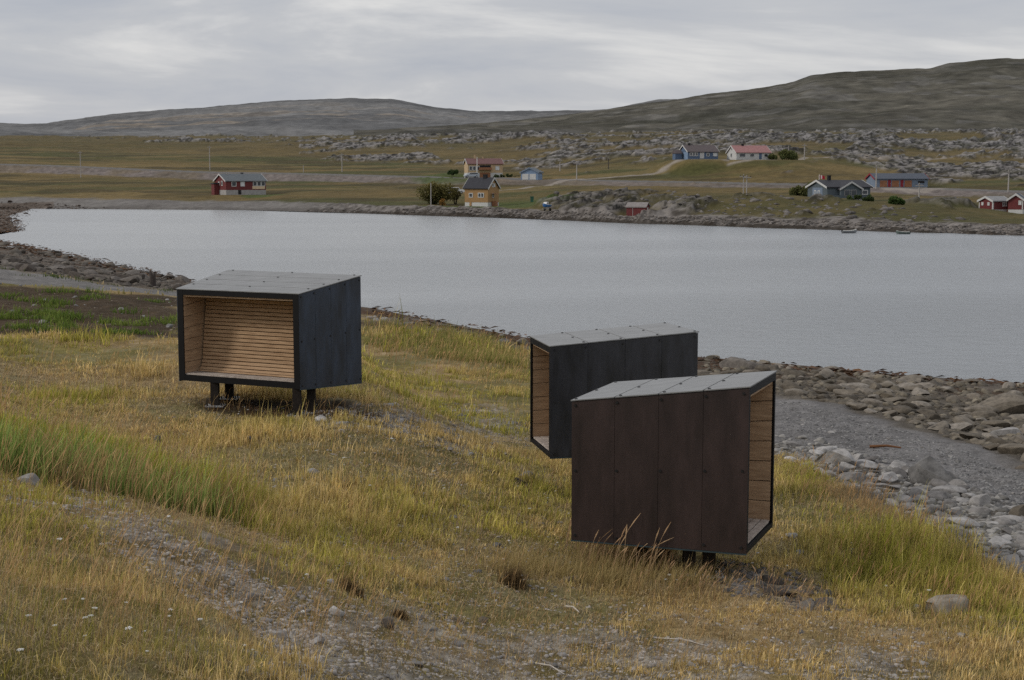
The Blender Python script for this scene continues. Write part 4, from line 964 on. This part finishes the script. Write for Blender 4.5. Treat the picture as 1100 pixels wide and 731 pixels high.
base_c = {'waterline': (.14, .12, .09), 'bank': (.21, .20, .185), 'left': (.11, .095, .078), 'spit': (.07, .05, .038), 'slabs': (.10, .095, .09)}
items = []
for i in rest:
    x, y, z, s, k, mi = LOT[i]; c = np.array(base_c.get(list(STONE_LABELS)[int(k)], (.2, .19, .18))) * RNG.uniform(.6, 1.4)
    items.append((x, y, z, s, c, LOW[int(mi) % 5]))
# fine filler between the stones that are objects of their own
def filler(n, pts, lo, hi, col, seed, power=2.5, jit=.45):
    q = in_poly_px(n, pts, seed); g = ground_hit(q[:, 0], q[:, 1]); r = np.random.default_rng(seed)
    for p in g:
        s = (lo + (hi - lo) * r.uniform() ** power) * .5
        items.append((p[0], p[1], p[2] - .1 * s, s, np.array(col) * r.uniform(1 - jit, 1 + jit), TINY[r.integers(0, len(TINY))]))
TINY = [rock_mesh('pebble', 120 + i, .55, 4, 1, .15) for i in range(6)]
filler(1500, BOULDER_BAND, .12, .5, (.10, .085, .065), 21)
filler(2200, COBBLE_BAND, .05, .28, (.19, .18, .165), 22)
filler(6500, [(838, 430), (960, 460), (1110, 510), (1110, 560), (1000, 520), (880, 484), (838, 474)], .03, .12, (.17, .165, .16), 23, 1.6)
filler(2600, [(330, 226), (420, 227), (520, 225.5), (600, 227.5), (700, 233), (850, 238), (1000, 242), (1110, 245), (1110, 252.5), (1000, 249), (880, 245), (700, 239), (560, 233.5), (420, 229), (330, 227.5)], .35, 1.3, (.135, .12, .108), 41, 2.2)
filler(420, [(590, 215), (640, 205), (720, 206), (850, 214), (960, 224), (1050, 236), (960, 238), (840, 234), (720, 228), (600, 224)], .5, 2.4, (.12, .108, .098), 42, 2.6)
filler(900, [(1105, 418), (1320, 442), (1320, 545), (1105, 500)], .25, .8, (.12, .10, .078), 43, 2)
filler(1000, [(1105, 555), (1320, 615), (1320, 720), (1105, 628)], .10, .6, (.21, .195, .18), 44, 2.2)
filler(900, LEFT_ROCKS, .2, .7, (.10, .085, .07), 24)
filler(500, [(-10, 217), (60, 219), (120, 224), (90, 226), (30, 238), (15, 250), (-10, 250)], .3, .9, (.055, .042, .034), 25)
filler(2600, [(330, 440), (420, 432), (520, 436), (572, 455), (566, 492), (500, 495), (430, 478), (350, 465)], .03, .11, (.20, .185, .17), 26)
filler(7000, [(300, 640), (430, 640), (520, 668), (640, 668), (760, 690), (1000, 690), (1000, 735), (260, 735)], .014, .085, (.29, .265, .24), 27, 2.8)
filler(5000, [(0, 490), (90, 508), (150, 560), (230, 600), (330, 640), (380, 690), (330, 720), (230, 650), (60, 560), (0, 545)], .014, .085, (.29, .265, .24), 28, 2.8)
filler(700, [(745, 600), (820, 602), (880, 620), (925, 645), (860, 655), (780, 638)], .03, .14, (.11, .10, .095), 29)
filler(900, [(-10, 305), (190, 320), (195, 362), (-10, 362)], .04, .14, (.16, .13, .10), 30, 3)
filler(4500, [(170, 430), (600, 440), (620, 640), (1100, 660), (1100, 700), (330, 640), (200, 520)], .018, .085, (.29, .27, .25), 31, 2.4)
tag(merge_stones(items, 'pebbles'), 'loose pebbles and small cobbles filling the beach and bare ground', None, None, 'stuff')

def single_stone(px, py, w, h, label, material, mesh, tilt=0.0, rz=0.0, flat=1.0):
    """a stone the photo shows by itself: pixel foot and pixel size"""
    p = ground_hit(px, py)[0]; k = math.hypot(p[0], p[1]) / F
    me = ROCKS[mesh].copy(); me.name = 'stone'; me.materials.append(material)
    zs = max(v.co[2] for v in me.vertices)
    o = link('stone', me); o.location = (p[0], p[1] + .2 * w * k, p[2] + h * k * .2); o.scale = (w * k * .5, w * k * .42, h * k * .72 / zs * flat); o.rotation_euler = (tilt, 0, rz)
    return tag(o, label, 'stone')
single_stone(608, 0 + 388, 1, 1, '', RM_DARK, 0) if False else None
single_stone(1017, 652, 44, 20, 'flat-topped beige stone lying alone in long grass', RM_PALE, 11, 0, .2)
single_stone(800, 396, 48, 13, 'largest dark smooth boulder at the water edge just past the brown-black shelter', RM_DARK, 0)
single_stone(1001, 522, 78, 34, 'biggest grey boulder, wedge shaped, at the lower edge of the shingle', RM_DARK2, 10, 0, -.5)
single_stone(905, 504, 52, 20, 'long pale boulder just beyond the grass beside the wedge shaped boulder', RM_GREY, 7, 0, .2)
single_stone(1072, 444, 74, 22, 'broad low brown ledge of rock close to the water', RM_TAN, 1, 0, .1)
single_stone(1085, 468, 44, 9, 'pale tabular slab lying flat at the inner edge of the boulder band', RM_GREY, 9)
single_stone(1010, 462, 40, 7, 'pale flat slab, thinnest of those along the shingle edge', RM_GREY, 9, 0, .7)
single_stone(1058, 549, 26, 14, 'white-grey boulder in the middle of the cobble band', RM_GREY, 2)
single_stone(1100, 561, 24, 16, 'pinkish grey stone at the frame side of the cobble band', RM_TAN, 2)
single_stone(416, 678, 15, 13, 'round dark brown stone in thin grass beside a dry tuft', RM_DARK, 5)
single_stone(362, 661, 18, 10, 'grey stone with a rounded top on the bare ground by a dry tuft', RM_GREY, 0)
single_stone(562, 518, 24, 10, 'dark flat stone in the grass under the half hidden shelter', RM_DARK, 1)
single_stone(558, 526, 14, 7, 'smaller dark stone just below the flat one under the half hidden shelter', RM_DARK, 0)
single_stone(616, 628, 27, 9, 'pale lumpy stone in tall dry grass before the brown-black shelter', RM_TAN, 2)
single_stone(170, 474, 9, 7, 'pale pebble-like stone on short grass below the shelter with the slatted bench', RM_GREY, 2)
single_stone(268, 480, 8, 6, 'white stone on short turf in front of the shelter with the slatted bench', RM_GREY, 5)
single_stone(32, 521, 30, 12, 'whitish angular stone at the top of the bank beside the tall green grass', RM_GREY, 8, .1)
single_stone(300, 682, 36, 10, 'long flat pale stone half sunk in the bank', RM_GREY, 9, .05, -.4)
single_stone(518, 668, 16, 7, 'flat brownish stone in the bare ground', RM_TAN, 4)
single_stone(492, 712 - 46, 14, 7, 'beige stone next to a flat brownish one in the bare ground', RM_TAN, 0)
single_stone(852, 584, 16, 9, 'grey stone in green grass behind the opening of the brown-black shelter', RM_GREY, 3)

# ------------------------------------------------------------------ weed wrack, post, sticks
wx = []
def wrack(n, pts, seed, thick=.06):
    q = in_poly_px(n, pts, seed); g = ground_hit(q[:, 0], q[:, 1]); r = np.random.default_rng(seed); k = len(g)
    L = r.uniform(.08, .30, k); a = r.uniform(0, 6.28, k); dz = r.uniform(0, .16, k) * r.uniform(0, 1, k)
    c = lerp((.035, .017, .008), (.13, .06, .02), r.uniform(0, 1, k) ** 1.5)
    for i in range(k):
        b = g[i] + [0, 0, .02 + dz[i]]; d = np.array([math.cos(a[i]), math.sin(a[i]), r.uniform(-.15, .25)]) * L[i]; s = np.array([-math.sin(a[i]), math.cos(a[i]), .2]) * L[i] * .22
        wx.append((np.array([b - d, b + s + [0, 0, .05], b + d, b - s]), c[i]))
wrack(1100, [(0, 258), (50, 266), (100, 277), (195, 298), (212, 304), (190, 303), (100, 286), (0, 268)], 51)
wrack(1600, [(-10, 222), (30, 224), (40, 236), (25, 250), (-10, 252)], 52)
wrack(220, [(392, 328), (480, 345), (560, 360), (600, 368), (560, 370), (470, 357), (392, 338)], 53)
wrack(260, [(700, 380), (800, 390), (1000, 405), (1100, 413), (1100, 418), (900, 402), (700, 388)], 54)
V = np.concatenate([w[0] for w in wx]); C = np.repeat(np.array([w[1] for w in wx]), 4, 0)
tag(link('seaweed', fast_mesh('seaweed', V, np.arange(len(V)).reshape(-1, 4), C), attr_mat('seaweed_mat', .6, .3, 12, .3, 0)), 'brown seaweed wrack strewn along the waterline', None, None, 'stuff')

DRIFT = mat('driftwood', (.055, .045, .04), .85, .4, 9, .4, .2, stretch=(3, 3, .6))
p = ground_hit(164, 308)[0]; k = p[1] / F
po = tag(empty('wooden_post', p), 'short weathered grey post with split top beside the gravel path', 'post')
MB().tube((0, 0, -.2), (.02, 0, 12.5 * k), .19, .15, 9).build('shaft', DRIFT, po); MB().tube((-.07, 0, 12.4 * k), (-.10, .02, 17 * k), .11, .05, 7).tube((.10, 0, 12.4 * k), (.12, -.02, 15 * k), .08, .04, 7).build('split_top', DRIFT, po)
p = ground_hit(947, 484)[0]
STICK = mat('bleached_stick', (.46, .42, .37), .8, .2, 9, .1, .2); BROWNST = mat('brown_stick', (.13, .06, .026), .8, .2, 9, .1, .2)
def stick(p0, p1, r, m, label):
    a, b = ground_hit([p0[0], p1[0]], [p0[1], p1[1]]); root = tag(empty('stick', (a + b) / 2), label, 'stick'); c = (a + b) / 2
    mid = (b - a) * .05 + np.array([0, .01, .03]); l = np.linalg.norm(b - a)
    MB().tube(a - c + [0, 0, r], mid + [0, 0, r], r, r * .85, 7).tube(mid + [0, 0, r], b - c + [0, 0, r * .9], r * .85, r * .5, 7).build('branch', m, root)
stick((934, 481), (968, 483.5), .035, BROWNST, 'rust-brown piece of driftwood lying on the shingle')
stick((607, 653), (623, 662), .011, STICK, 'bleached white stick lying in thin grass, shorter of the two')
stick((574, 712), (606, 725), .008, STICK, 'long thin bleached twig on the bare ground nearest the viewer')
stick((703, 665 + 20), (760, 694), .006, STICK, 'thin pale straw-like twig lying among the grey stones')

# ------------------------------------------------------------------ grass
GRASSM = attr_mat('grass_blades', .75, .2, namp=0, trans=.35)
def blades(name, x, y, h, w, col, lean=.35, wind=(.25, .05), bend=.5, seed=0, zoff=-.02, head=None):
    r = np.random.default_rng(seed); n = len(x); z = H(x, y) + zoff
    a = r.uniform(0, 2 * np.pi, n); l = lean * np.abs(r.normal(size=n)) * .8
    dx = np.cos(a) * l + wind[0] * r.uniform(.3, 1.2, n); dy = np.sin(a) * l + wind[1]
    f = r.uniform(0, np.pi, n); sx, sy = np.cos(f) * w, np.sin(f) * w
    b = np.stack([x, y, z], -1); S = np.stack([sx, sy, np.zeros(n)], -1)
    m1 = b + np.stack([dx * h * .25, dy * h * .25, h * .5], -1)
    hz = h * np.clip(1 - .35 * (dx * dx + dy * dy), .35, 1)
    tip = b + np.stack([dx * h * (.5 + bend), dy * h * (.5 + bend), hz], -1)
    V = np.stack([b - S, b + S, m1 - S * .75, m1 + S * .75, tip], 1).reshape(-1, 3)
    k = np.arange(n)[:, None] * 5
    T = np.concatenate([k + np.array([[0, 1, 3]]), k + np.array([[0, 3, 2]]), k + np.array([[2, 3, 4]])], 0)
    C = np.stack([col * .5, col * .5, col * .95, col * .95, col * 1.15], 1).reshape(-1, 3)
    return V, T, C, tip

def grass_cols(x, y, n, lush, r, shift=0):
    t = fbm(x, y, 2.2, 4, 800); t2 = fbm(x, y, 7, 3, 801)
    g = np.clip(sms(.38, .60, t * .55 + t2 * .45 + shift) * .85 + .75 * lush + r.normal(0, .22, n), 0, 1)
    straw = lerp((.46, .305, .10), (.84, .64, .31), r.uniform(0, 1, n))
    green = lerp((.22, .22, .026), (.50, .47, .08), r.uniform(0, 1, n))
    return lerp(straw, green, g)

def meadow():
    Vs = []; Ts = []; Cs = []; off = 0
    for (ya, yb, n, hb, wb, cl, sd_) in [(6.5, 12, 120000, .10, .0034, .075, 1), (12, 18, 190000, .105, .0046, .09, 2), (18, 28, 200000, .12, .0068, .13, 3), (28, 50, 130000, .15, .011, .22, 4), (50, 95, 60000, .22, .02, .45, 5)]:
        r = np.random.default_rng(sd_); nc = n // 14
        cy = np.sqrt(r.uniform(ya ** 2, yb ** 2, nc)); cx = r.uniform(-1, 1, nc) * (.40 * cy + 1.5)
        ch = np.exp(r.normal(0, .45, nc)); k = r.integers(0, nc, n)
        sp = cl * r.uniform(.3, 1.2, nc)[k]
        x = cx[k] + r.normal(0, 1, n) * sp; y = cy[k] + r.normal(0, 1, n) * sp
        sd = -poly_sd(x, y, BAY); d, mm = grass_density(x, y, sd)
        ok = (r.uniform(0, 1, n) < d) & (sd > 4)
        for S in SH:                         # nothing grows inside the shelters' footprint centre
            ok &= np.hypot(x - S.location.x, y - S.location.y) > .55
        x, y, k, d = x[ok], y[ok], k[ok], d[ok]; n = len(x); lush = mm['lush'][ok]; soil = mm['soil'][ok]
        h = hb * ch[k] * r.uniform(.45, 1.25, n) * (.45 + .55 * np.clip(d, 0, 1)) * (1 + .5 * lush) * (.6 + .9 * sms(.35, .7, fbm(x, y, 3.5, 3, 810)))
        col = grass_cols(x, y, n, lush, r) * r.uniform(.75, 1.2, n)[:, None] * np.exp(np.random.default_rng(sd_ + 50).normal(0, .21, nc))[k][:, None]
        col = lerp(col, (.075, .11, .022), .9 * soil)
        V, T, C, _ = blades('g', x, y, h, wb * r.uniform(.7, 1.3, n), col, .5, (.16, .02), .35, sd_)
        Vs.append(V); Ts.append(T + off); Cs.append(C); off += len(V)
    # flat dead litter between the living tufts
    for (ya, yb, n, hb, wb, sd_) in [(6.5, 14, 130000, .04, .0026, 31), (14, 32, 190000, .055, .0048, 32)]:
        r = np.random.default_rng(sd_); y = np.sqrt(r.uniform(ya ** 2, yb ** 2, n)); x = r.uniform(-1, 1, n) * (.40 * y + 1.5)
        sd = -poly_sd(x, y, BAY); d, mm = grass_density(x, y, sd)
        ok = (mm['beach'] < .4) & (mm['soil'] < .3) & (mm['legsoil'] < .4) & (r.uniform(0, 1, n) < 1 - .75 * mm['stony']) & (sd > 6); x, y = x[ok], y[ok]; n = len(x)
        col = lerp((.22, .155, .08), (.72, .58, .36), r.uniform(0, 1, n) ** 1.3)
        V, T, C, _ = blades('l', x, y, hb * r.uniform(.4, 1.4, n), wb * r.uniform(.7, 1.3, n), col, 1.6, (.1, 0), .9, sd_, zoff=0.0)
        Vs.append(V); Ts.append(T + off); Cs.append(C); off += len(V)
    o = link('meadow_grass', fast_mesh('meadow_grass', np.concatenate(Vs), np.concatenate(Ts), np.concatenate(Cs)), GRASSM)
    tag(o, 'short straw and olive coloured meadow grass around the shelters', None, None, 'stuff')
meadow()

def tall_grass():
    Vs = []; Ts = []; Cs = []; off = 0
    def add(px, n, spread, h0, w, c0, c1, lean, wind, seed):
        nonlocal off
        r = np.random.default_rng(seed); g = ground_hit(px[:, 0], px[:, 1]); k = r.integers(0, len(g), n)
        x = g[k, 0] + r.normal(0, spread, n); y = g[k, 1] + r.normal(0, spread, n)
        h = h0 * np.exp(r.normal(0, .22, n)) * r.uniform(.6, 1.1, len(g))[k]
        col = lerp(c0, c1, np.clip(r.uniform(0, 1, n) + .25 * r.normal(size=len(g))[k], 0, 1))
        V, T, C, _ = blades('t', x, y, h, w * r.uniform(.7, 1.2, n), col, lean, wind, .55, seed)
        Vs.append(V); Ts.append(T + off); Cs.append(C); off += len(V)
    # the lyme grass belt on the bank
    add(in_poly_px(46, [(-20, 488), (60, 492), (120, 505), (175, 530), (225, 546), (255, 558), (225, 562), (150, 545), (60, 518), (-20, 505)], 61), 1700, .20, .46, .0078, (.15, .22, .045), (.38, .45, .13), .42, (.16, 0), 61)
    add(in_poly_px(60, [(-20, 488), (60, 492), (175, 530), (272, 556), (240, 566), (60, 525)], 62), 800, .18, .55, .005, (.22, .15, .06), (.34, .24, .11), .45, (.2, 0), 62)
    # longer grass at the beach edge and under the shelters
    add(in_poly_px(120, [(842, 520), (900, 536), (950, 566), (1040, 618), (1100, 655), (1100, 690), (1000, 650), (930, 600), (850, 570)], 63), 2300, .34, .17, .0045, (.15, .155, .034), (.40, .34, .11), .4, (.15, 0), 63)
    add(in_poly_px(70, [(838, 500), (880, 512), (930, 532), (985, 568), (960, 572), (900, 536), (840, 518)], 64), 1800, .28, .20, .0045, (.34, .225, .10), (.50, .36, .18), .4, (.2, 0), 64)
    add(in_poly_px(60, [(560, 596), (700, 606), (760, 622), (730, 640), (620, 630), (540, 620)], 65), 3800, .2, .25, .0034, (.27, .20, .07), (.48, .37, .17), .4, (.22, 0), 65)
    add(in_poly_px(80, [(-20, 590), (100, 600), (220, 660), (330, 731), (0, 731)], 66), 2000, .22, .14, .0026, (.22, .21, .034), (.55, .45, .15), .5, (.15, 0), 66)
    add(in_poly_px(42, [(-10, 309), (100, 314), (190, 324), (195, 360), (0, 360)], 67), 2600, .27, .24, .02, (.085, .14, .022), (.20, .25, .05), .7, (.05, 0), 67)
    add(in_poly_px(16, [(0, 290), (60, 296), (130, 306), (195, 312), (195, 314), (110, 306), (0, 292)], 68), 260, .35, .18, .02, (.055, .09, .02), (.11, .14, .04), .7, (.05, 0), 68)
    add(in_poly_px(50, [(400, 350), (470, 354), (560, 372), (560, 400), (470, 385), (400, 372)], 69), 5200, .5, .42, .010, (.16, .17, .036), (.40, .34, .12), .35, (.15, 0), 69)
    # dark dry stalks around the legs of the first shelter
    add(in_poly_px(40, [(205, 434), (300, 434), (400, 446), (420, 454), (340, 452), (220, 446)], 70), 600, .12, .13, .006, (.05, .028, .014), (.17, .09, .04), .6, (.1, 0), 70)
    o = link('tall_grass', fast_mesh('tall_grass', np.concatenate(Vs), np.concatenate(Ts), np.concatenate(Cs)), GRASSM)
    tag(o, 'long green lyme grass and tall dry grass along the bank and beach edge', None, None, 'stuff')
tall_grass()

def seed_stalks():
    Vs = []; Ts = []; Cs = []; off = 0
    def add(pts, n, h0, seed, c0, c1, wind, headw=.006, stem=.0010):
        nonlocal off
        r = np.random.default_rng(seed); q = in_poly_px(n, pts, seed); g = ground_hit(q[:, 0], q[:, 1])
        h = h0 * np.exp(r.normal(0, .22, n)); col = lerp(c0, c1, r.uniform(0, 1, n)); dist = g[:, 1] / 12
        a = r.uniform(0, 6.28, n); l = np.abs(r.normal(0, .28, n)); dx = np.cos(a) * l + wind * r.uniform(.5, 1.3, n); dy = np.sin(a) * l
        P = [g + np.stack([dx * h * (s ** 1.8), dy * h * (s ** 1.8), h * s * (1 - .18 * s * (dx ** 2))], -1) for s in (np.full(n, 0.), np.full(n, .45), np.full(n, .75), np.full(n, .87), np.full(n, 1.))]
        f = r.uniform(-.6, .6, n); S = np.stack([np.cos(f), np.sin(f), np.zeros(n)], -1)
        ws = [stem * 1.2, stem, stem, headw * .5, 0.0008]
        V = np.stack([p + sgn * S * (w * dist)[:, None] for p, w in zip(P, ws) for sgn in (-1, 1)], 1).reshape(-1, 3)
        k = np.arange(n)[:, None] * 10
        T = np.concatenate([k + np.array([[2 * i, 2 * i + 1, 2 * i + 3, 2 * i + 2]]) for i in range(4)], 0)
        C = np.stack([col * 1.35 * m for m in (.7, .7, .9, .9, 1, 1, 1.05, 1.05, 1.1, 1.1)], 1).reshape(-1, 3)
        Vs.append(V); Ts.append(T + off); Cs.append(C); off += len(V)
    st0, st1 = (.30, .175, .075), (.46, .31, .15)
    add([(-20, 470), (150, 520), (300, 600), (430, 731), (-20, 731)], 900, .46, 81, st0, st1, .28)
    add([(-20, 430), (180, 470), (290, 560), (150, 560), (-20, 500)], 420, .50, 82, st0, st1, .25)
    add([(612, 588), (650, 596), (730, 606), (720, 622), (640, 618), (600, 600)], 260, .52, 83, (.32, .20, .11), (.48, .33, .19), .50, .012, .0018)
    add([(690, 612), (790, 618), (900, 650), (800, 650), (680, 635)], 130, .24, 84, (.26, .16, .09), (.42, .28, .16), .4, .010, .0016)
    add([(330, 480), (600, 490), (600, 600), (700, 640), (1060, 680), (1060, 731), (430, 731)], 1300, .25, 85, st0, st1, .25, .005)
    add([(840, 500), (930, 520), (1060, 610), (1090, 690), (900, 640)], 500, .36, 86, (.30, .17, .08), (.44, .28, .13), .3)
    add([(0, 370), (190, 372), (600, 420), (600, 470), (180, 440), (0, 440)], 800, .28, 87, st0, st1, .25, .004)
    add([(395, 340), (470, 352), (565, 380), (565, 420), (395, 390)], 700, .42, 88, (.30, .18, .085), (.44, .29, .14), .3, .005)
    V = np.concatenate(Vs); o = link('seed_stalks', fast_mesh('seed_stalks', V, np.concatenate(Ts), np.concatenate(Cs)), GRASSM)
    tag(o, 'thin dry seed-headed grass stalks bending in the wind', None, None, 'stuff')
seed_stalks()

# yarrow: one prototype, copied
FLW = mat('yarrow_head', (.62, .61, .57), .8, .15, 30, .2, .2); FLS = mat('yarrow_stem', (.10, .11, .04), .8, .2, 20, 0, .2)
q = np.concatenate([in_poly_px(30, [(0, 520), (120, 560), (330, 600), (330, 700), (160, 731), (0, 731)], 91), in_poly_px(16, [(330, 460), (600, 500), (600, 640), (420, 600)], 92), in_poly_px(14, [(840, 560), (960, 590), (1060, 660), (800, 620)], 93), in_poly_px(5, [(690, 575 + 40), (800, 630), (700, 640)], 94)])
g = ground_hit(q[:, 0], q[:, 1]); first = None
def yarrow():
    root = empty('white_flower', (0, 0, 0)); MB().tube((0, 0, -.02), (.015, 0, .16), .003, .0025, 5).build('stem', FLS, root)
    hd = MB()
    for i in range(14):
        a = i * 2.4; r = .007 * math.sqrt(i) * 1.5; hd.tube((.015 + r * math.cos(a), r * math.sin(a), .15 + .004 * math.sin(i)), (.015 + r * math.cos(a), r * math.sin(a), .168 - r * .2), .008, .009, 6)
    hd.build('flower_head', FLW, root)
    for i in range(3): MB().hexa([(0, -.003, .03 + .03 * i), (.0, .003, .03 + .03 * i), (.002, .003, .03 + .03 * i), (.002, -.003, .03 + .03 * i), (.05 * math.cos(i * 2.2), .05 * math.sin(i * 2.2) - .003, .06 + .03 * i), (.05 * math.cos(i * 2.2), .05 * math.sin(i * 2.2) + .003, .06 + .03 * i), (.052 * math.cos(i * 2.2), .05 * math.sin(i * 2.2) + .003, .058 + .03 * i), (.052 * math.cos(i * 2.2), .05 * math.sin(i * 2.2) - .003, .058 + .03 * i)]).build('leaf', FLS, root)
    return root
for i, p in enumerate(g):
    if first is None: first = o = yarrow()
    else:
        o = first.copy(); COL.objects.link(o)
        for ch in list(first.children): c = ch.copy(); COL.objects.link(c); c.parent = o
    s = random.uniform(.25, .52) * (1.0 if p[1] < 14 else 1.2); o.location = tuple(p); o.scale = (s, s, s); o.rotation_euler = (random.uniform(-.15, .15), random.uniform(-.15, .15), random.uniform(0, 6))
    tag(o, 'flat-headed white yarrow flower growing in the thin meadow grass', 'flower', 'white yarrow flowers in the meadow')

def tuft(px, py, hpx, label, seed):
    p = ground_hit(px, py)[0]; r = np.random.default_rng(seed); n = 420; s = hpx * p[1] / F
    x = p[0] + r.normal(0, s * .28, n); y = p[1] + r.normal(0, s * .28, n)
    V, T, C, _ = blades('tuft', x, y, s * r.uniform(.5, 1.15, n), np.full(n, .004), lerp((.055, .036, .016), (.20, .13, .06), r.uniform(0, 1, n)), .7, (.05, 0), .4, seed)
    o = link('grass_tussock', fast_mesh('grass_tussock', V - p, T, C), GRASSM, None, p); tag(o, label, 'tussock')
tuft(377, 642, 22, 'dark brown dry tussock standing by itself on the bare ground', 5)
tuft(430, 664, 12, 'small low dry tussock between two stones', 6)
tuft(553, 632, 26, 'larger yellow-brown tussock in long grass before the brown-black shelter', 7)

# ------------------------------------------------------------------ sky, sun, camera
def world():
    w = bpy.data.worlds.new('World'); SC.world = w; w.use_nodes = True; nt = w.node_tree; N = nt.nodes; L = nt.links
    bg = N['Background']; sky = N.new('ShaderNodeTexSky'); sky.sky_type = 'NISHITA'; sky.sun_disc = False
    sky.sun_elevation = math.radians(SUN_EL); sky.sun_rotation = math.radians(SUN_ROT); sky.air_density = 1.2; sky.dust_density = 2.0
    tc = N.new('ShaderNodeTexCoord'); sp = N.new('ShaderNodeSeparateXYZ'); L.new(tc.outputs['Generated'], sp.inputs[0])
    zc = N.new('ShaderNodeMath'); zc.operation = 'MAXIMUM'; L.new(sp.outputs['Z'], zc.inputs[0]); zc.inputs[1].default_value = 0
    za = N.new('ShaderNodeMath'); za.operation = 'ADD'; L.new(zc.outputs[0], za.inputs[0]); za.inputs[1].default_value = .13
    dx = N.new('ShaderNodeMath'); dx.operation = 'DIVIDE'; L.new(sp.outputs['X'], dx.inputs[0]); L.new(za.outputs[0], dx.inputs[1])
    dy = N.new('ShaderNodeMath'); dy.operation = 'DIVIDE'; L.new(sp.outputs['Y'], dy.inputs[0]); L.new(za.outputs[0], dy.inputs[1])
    cb = N.new('ShaderNodeCombineXYZ'); L.new(dx.outputs[0], cb.inputs[0]); L.new(dy.outputs[0], cb.inputs[1])
    mp = N.new('ShaderNodeMapping'); mp.inputs['Scale'].default_value = (.62, .85, 1); mp.inputs['Location'].default_value = (2.3, .7, 0); mp.inputs['Rotation'].default_value = (0, 0, .18); L.new(cb.outputs[0], mp.inputs['Vector'])
    n1 = N.new('ShaderNodeTexNoise'); n1.inputs['Scale'].default_value = 1.0; n1.inputs['Detail'].default_value = 7; n1.inputs['Roughness'].default_value = .57; n1.inputs['Distortion'].default_value = .5
    L.new(mp.outputs[0], n1.inputs['Vector'])
    rp = N.new('ShaderNodeValToRGB'); e = rp.color_ramp.elements
    e[0].position = .34; e[0].color = (.445, .47, .53, 1); e[1].position = .68; e[1].color = (.84, .825, .805, 1); k = e.new(.5); k.color = (.545, .555, .585, 1)
    L.new(n1.outputs['Fac'], rp.inputs[0])
    # overcast: brighter overhead
    mr = N.new('ShaderNodeMapRange'); mr.inputs[1].default_value = .12; mr.inputs[2].default_value = .9; mr.inputs[3].default_value = 1.0; mr.inputs[4].default_value = ZEN
    L.new(sp.outputs['Z'], mr.inputs[0]); sc = N.new('ShaderNodeVectorMath'); sc.operation = 'SCALE'; L.new(rp.outputs[0], sc.inputs[0]); L.new(mr.outputs[0], sc.inputs['Scale'])
    ss = N.new('ShaderNodeVectorMath'); ss.operation = 'SCALE'; L.new(sky.outputs[0], ss.inputs[0]); ss.inputs['Scale'].default_value = 1.0
    up = N.new('ShaderNodeVectorMath'); up.operation = 'SCALE'; up.inputs['Scale'].default_value = 1 / .1; L.new(sc.outputs[0], up.inputs[0])
    mx = N.new('ShaderNodeMix'); mx.data_type = 'RGBA'; mx.inputs[0].default_value = .92; L.new(ss.outputs[0], mx.inputs[6]); L.new(up.outputs[0], mx.inputs[7])
    L.new(mx.outputs[2], bg.inputs['Color']); bg.inputs['Strength'].default_value = .1
SUN_EL, ZEN = 32, 1.45
to_sun = np.array([-.90, -.20, 0]); to_sun = to_sun / np.linalg.norm(to_sun) * math.cos(math.radians(SUN_EL)); to_sun[2] = math.sin(math.radians(SUN_EL))
SUN_ROT = math.degrees(math.atan2(to_sun[0], to_sun[1]))
world()
sl = bpy.data.lights.new('sun', 'SUN'); sl.energy = 1.5; sl.angle = math.radians(10); sl.color = (1, .94, .85)
so = bpy.data.objects.new('sun', sl); COL.objects.link(so)
from mathutils import Vector
so.rotation_euler = Vector(tuple(-to_sun)).to_track_quat('-Z', 'Y').to_euler()
cam = bpy.data.cameras.new('camera'); cam.sensor_width = 36; cam.lens = 36 * F / 1100; cam.clip_end = 20000; cam.clip_start = .1
co = bpy.data.objects.new('camera', cam); COL.objects.link(co); co.location = (0, 0, HC); co.rotation_euler = (math.pi / 2 - PITCH, 0, 0); SC.camera = co
SC.view_settings.view_transform = 'Standard'; SC.view_settings.look = 'None'; SC.view_settings.exposure = 0
SC.cycles.use_denoising = False; SC.cycles.max_bounces = 6; SC.cycles.sample_clamp_indirect = 5
try: SC.cycles.denoiser = 'OPENIMAGEDENOISE'
except Exception: pass
